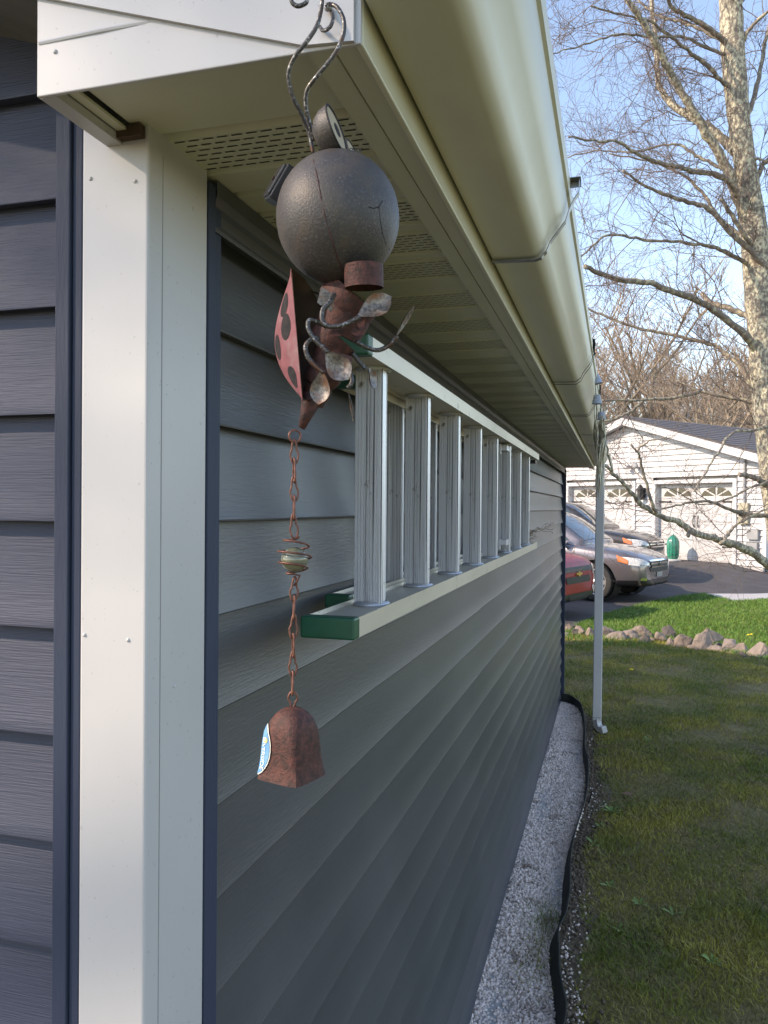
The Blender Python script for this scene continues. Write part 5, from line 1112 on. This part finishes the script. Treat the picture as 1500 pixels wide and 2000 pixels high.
# ------------------------------------------------------------------ bare woods on the hill behind
def bare_tree_mesh(seed, H, lean=0):
    R_ = random.Random(seed); tk, tg = TW(), TW()
    def rec(p, d, ln, r, lev):
        k = 5; pts = [p]; q = d.copy()
        for i in range(k):
            q = (q + Vector((R_.gauss(0, .09), R_.gauss(0, .09), .05 + R_.gauss(0, .06)))).normalized(); pts.append(pts[-1] + q * (ln / k))
        (tk if lev >= 3 else tg).chain(pts, r, r * .5, 6 if lev >= 3 else 3)
        if lev > 0:
            nb = 7 if lev == 4 else (5 if lev > 1 else 4)
            for b in range(nb):
                t = R_.uniform(.35 if lev == 4 else .15, 1); i = min(int(t * k), k - 1); s = pts[i].lerp(pts[i + 1], t * k - i)
                a = R_.uniform(0, 6.28); sd = Vector((math.cos(a), math.sin(a), R_.uniform(-.1, .5))); nd = (q * .75 + sd * R_.uniform(.5, .9)).normalized()
                rec(s, nd, ln * R_.uniform(.40, .62), max(r * .45, .014), lev - 1)
    rec(Vector((0, 0, -.3)), Vector((lean, 0, 1)).normalized(), H * .62, H * .013, 4); return tk, tg
protos = []
for i, (H, ln) in enumerate(((15, .05), (13, -.08), (17, .02), (11, .1))):
    tk, tg = bare_tree_mesh(40 + i, H, ln)
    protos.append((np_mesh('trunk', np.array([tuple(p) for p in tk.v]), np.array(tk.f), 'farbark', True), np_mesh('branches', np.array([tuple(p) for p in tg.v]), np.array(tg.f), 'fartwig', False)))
random.seed(21)
spots = []
for i in range(46):
    d = random.uniform(38, 85); u = random.uniform(1090, 1560); spots.append((u, d, random.uniform(.62, .95)))
spots += [(1415, 33, .88), (1440, 36, .8), (1190, 40, .78), (1230, 42, .74), (1380, 44, .72), (1300, 47, .72), (1500, 36, .75)]
spots.sort(key=lambda s: s[1])
zone = lambda u: 'left' if u < 1250 else ('middle' if u < 1390 else 'right')
for u, d, s in spots:
    p = at(u, 990, d); z0 = hill(p.x, p.y)
    t = empty('woodland_tree', (p.x, p.y, z0 - .1), random.uniform(0, 6.28)); t.scale = (s, s, s * random.uniform(.85, 1.05))
    tag(t, 'leafless brown tree in the hillside wood behind the garage', 'tree', 'leafless trees in the wood behind the garage')
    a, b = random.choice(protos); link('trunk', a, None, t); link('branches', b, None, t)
for (t_, sd, s) in ((10.5, -1.6, .95), (15.5, .9, 1.0)):   # unseen bare trees added sunward to soften the sun on the shed front
    q = Vector((SUN.x, SUN.y, 0)).normalized(); r_ = Vector((-q.y, q.x, 0)); p = Vector((-.4, .6, 0)) + q * t_ + r_ * sd
    t = empty('sun_filter_tree', (p.x, p.y, -.1), t_); t.scale = (s, s, s); tag(t, 'added out-of-view leafless tree that softens the sun on the shed front', 'tree', 'added out-of-view trees filtering the sun')
    a, b = protos[int(t_) % 3]; link('trunk', a, None, t); link('branches', b, None, t)
# underbrush along the slope: thin upright stems, nobody could count them
br = TW()
for i in range(5200):
    d = random.uniform(31, 75); u = random.uniform(1080, 1580); p = at(u, 990, d); z0 = hill(p.x, p.y); h = random.uniform(.8, 3.4); q = Vector((p.x, p.y, z0))
    a = Vector((random.gauss(0, .35), random.gauss(0, .35), 1)) * h; m_ = q + a * .5 + Vector((random.gauss(0, .2), random.gauss(0, .2), 0)) * h * .5
    br.chain([q, m_, q + a], .022, .010)
    for _ in range(2): br.chain([m_, m_ + Vector((random.gauss(0, .4), random.gauss(0, .4), random.uniform(.2, .7))) * h * .5], .012, .007)
tag(br.build('underbrush', 'brush', None), 'tangled brown underbrush covering the slope behind the garage', 'underbrush', kind='stuff')
# utility pole and far house
pp = at(1323, 815, 48); t = tag(empty('utility_pole', (pp.x, pp.y, hill(pp.x, pp.y))), 'thin grey utility pole rising behind the garage roof', 'pole')
zt = (at(1323, 778, 48)).z; MB().tube([(0, 0, -.5), (0, 0, zt - t.location.z)], [.16, .13], 8).build('post', 'grey', t)
MB().obox((0, 0, zt - t.location.z - .5), (.7, 0, 0), (0, .05, 0), (0, 0, .05)).build('crossarm', 'grey', t); MB().lathe([(.2, -1.6), (.22, -1.5), (.22, -.8), (.18, -.7)], 10, Matrix.Translation((.3, 0, zt - t.location.z))).build('transformer', 'grey', t)
hp_ = at(1352, 822, 62); hz = hill(hp_.x, hp_.y); zt = at(1352, 803, 62).z
t = tag(empty('far_house', (hp_.x, hp_.y, hz), .5), 'small pale gabled house half hidden on the wooded hill', 'house'); H = zt - hz
MB().prism([(-1.6, 0, -1), (1.6, 0, -1), (1.6, 0, H - 1.0), (0, 0, H), (-1.6, 0, H - 1.0)], (0, 6, 0)).build('wall', 'gwhite', t)
MB().prism([(-1.9, -.2, H - 1.15), (0, -.2, H + .06), (0, -.2, H + .18), (-1.9, -.2, H - 1.03)], (0, 6.4, 0)).prism([(1.9, -.2, H - 1.15), (0, -.2, H + .06), (0, -.2, H + .18), (1.9, -.2, H - 1.03)], (0, 6.4, 0)).build('roof', 'grey', t)
wn = MB().box((-.4, -.04, H - 1.7), (.4, .02, H - .9)).build('window', 'gtrim', t); MB().box((-.32, -.06, H - 1.62), (.32, -.041, H - .98)).build('pane', 'glassd', wn)
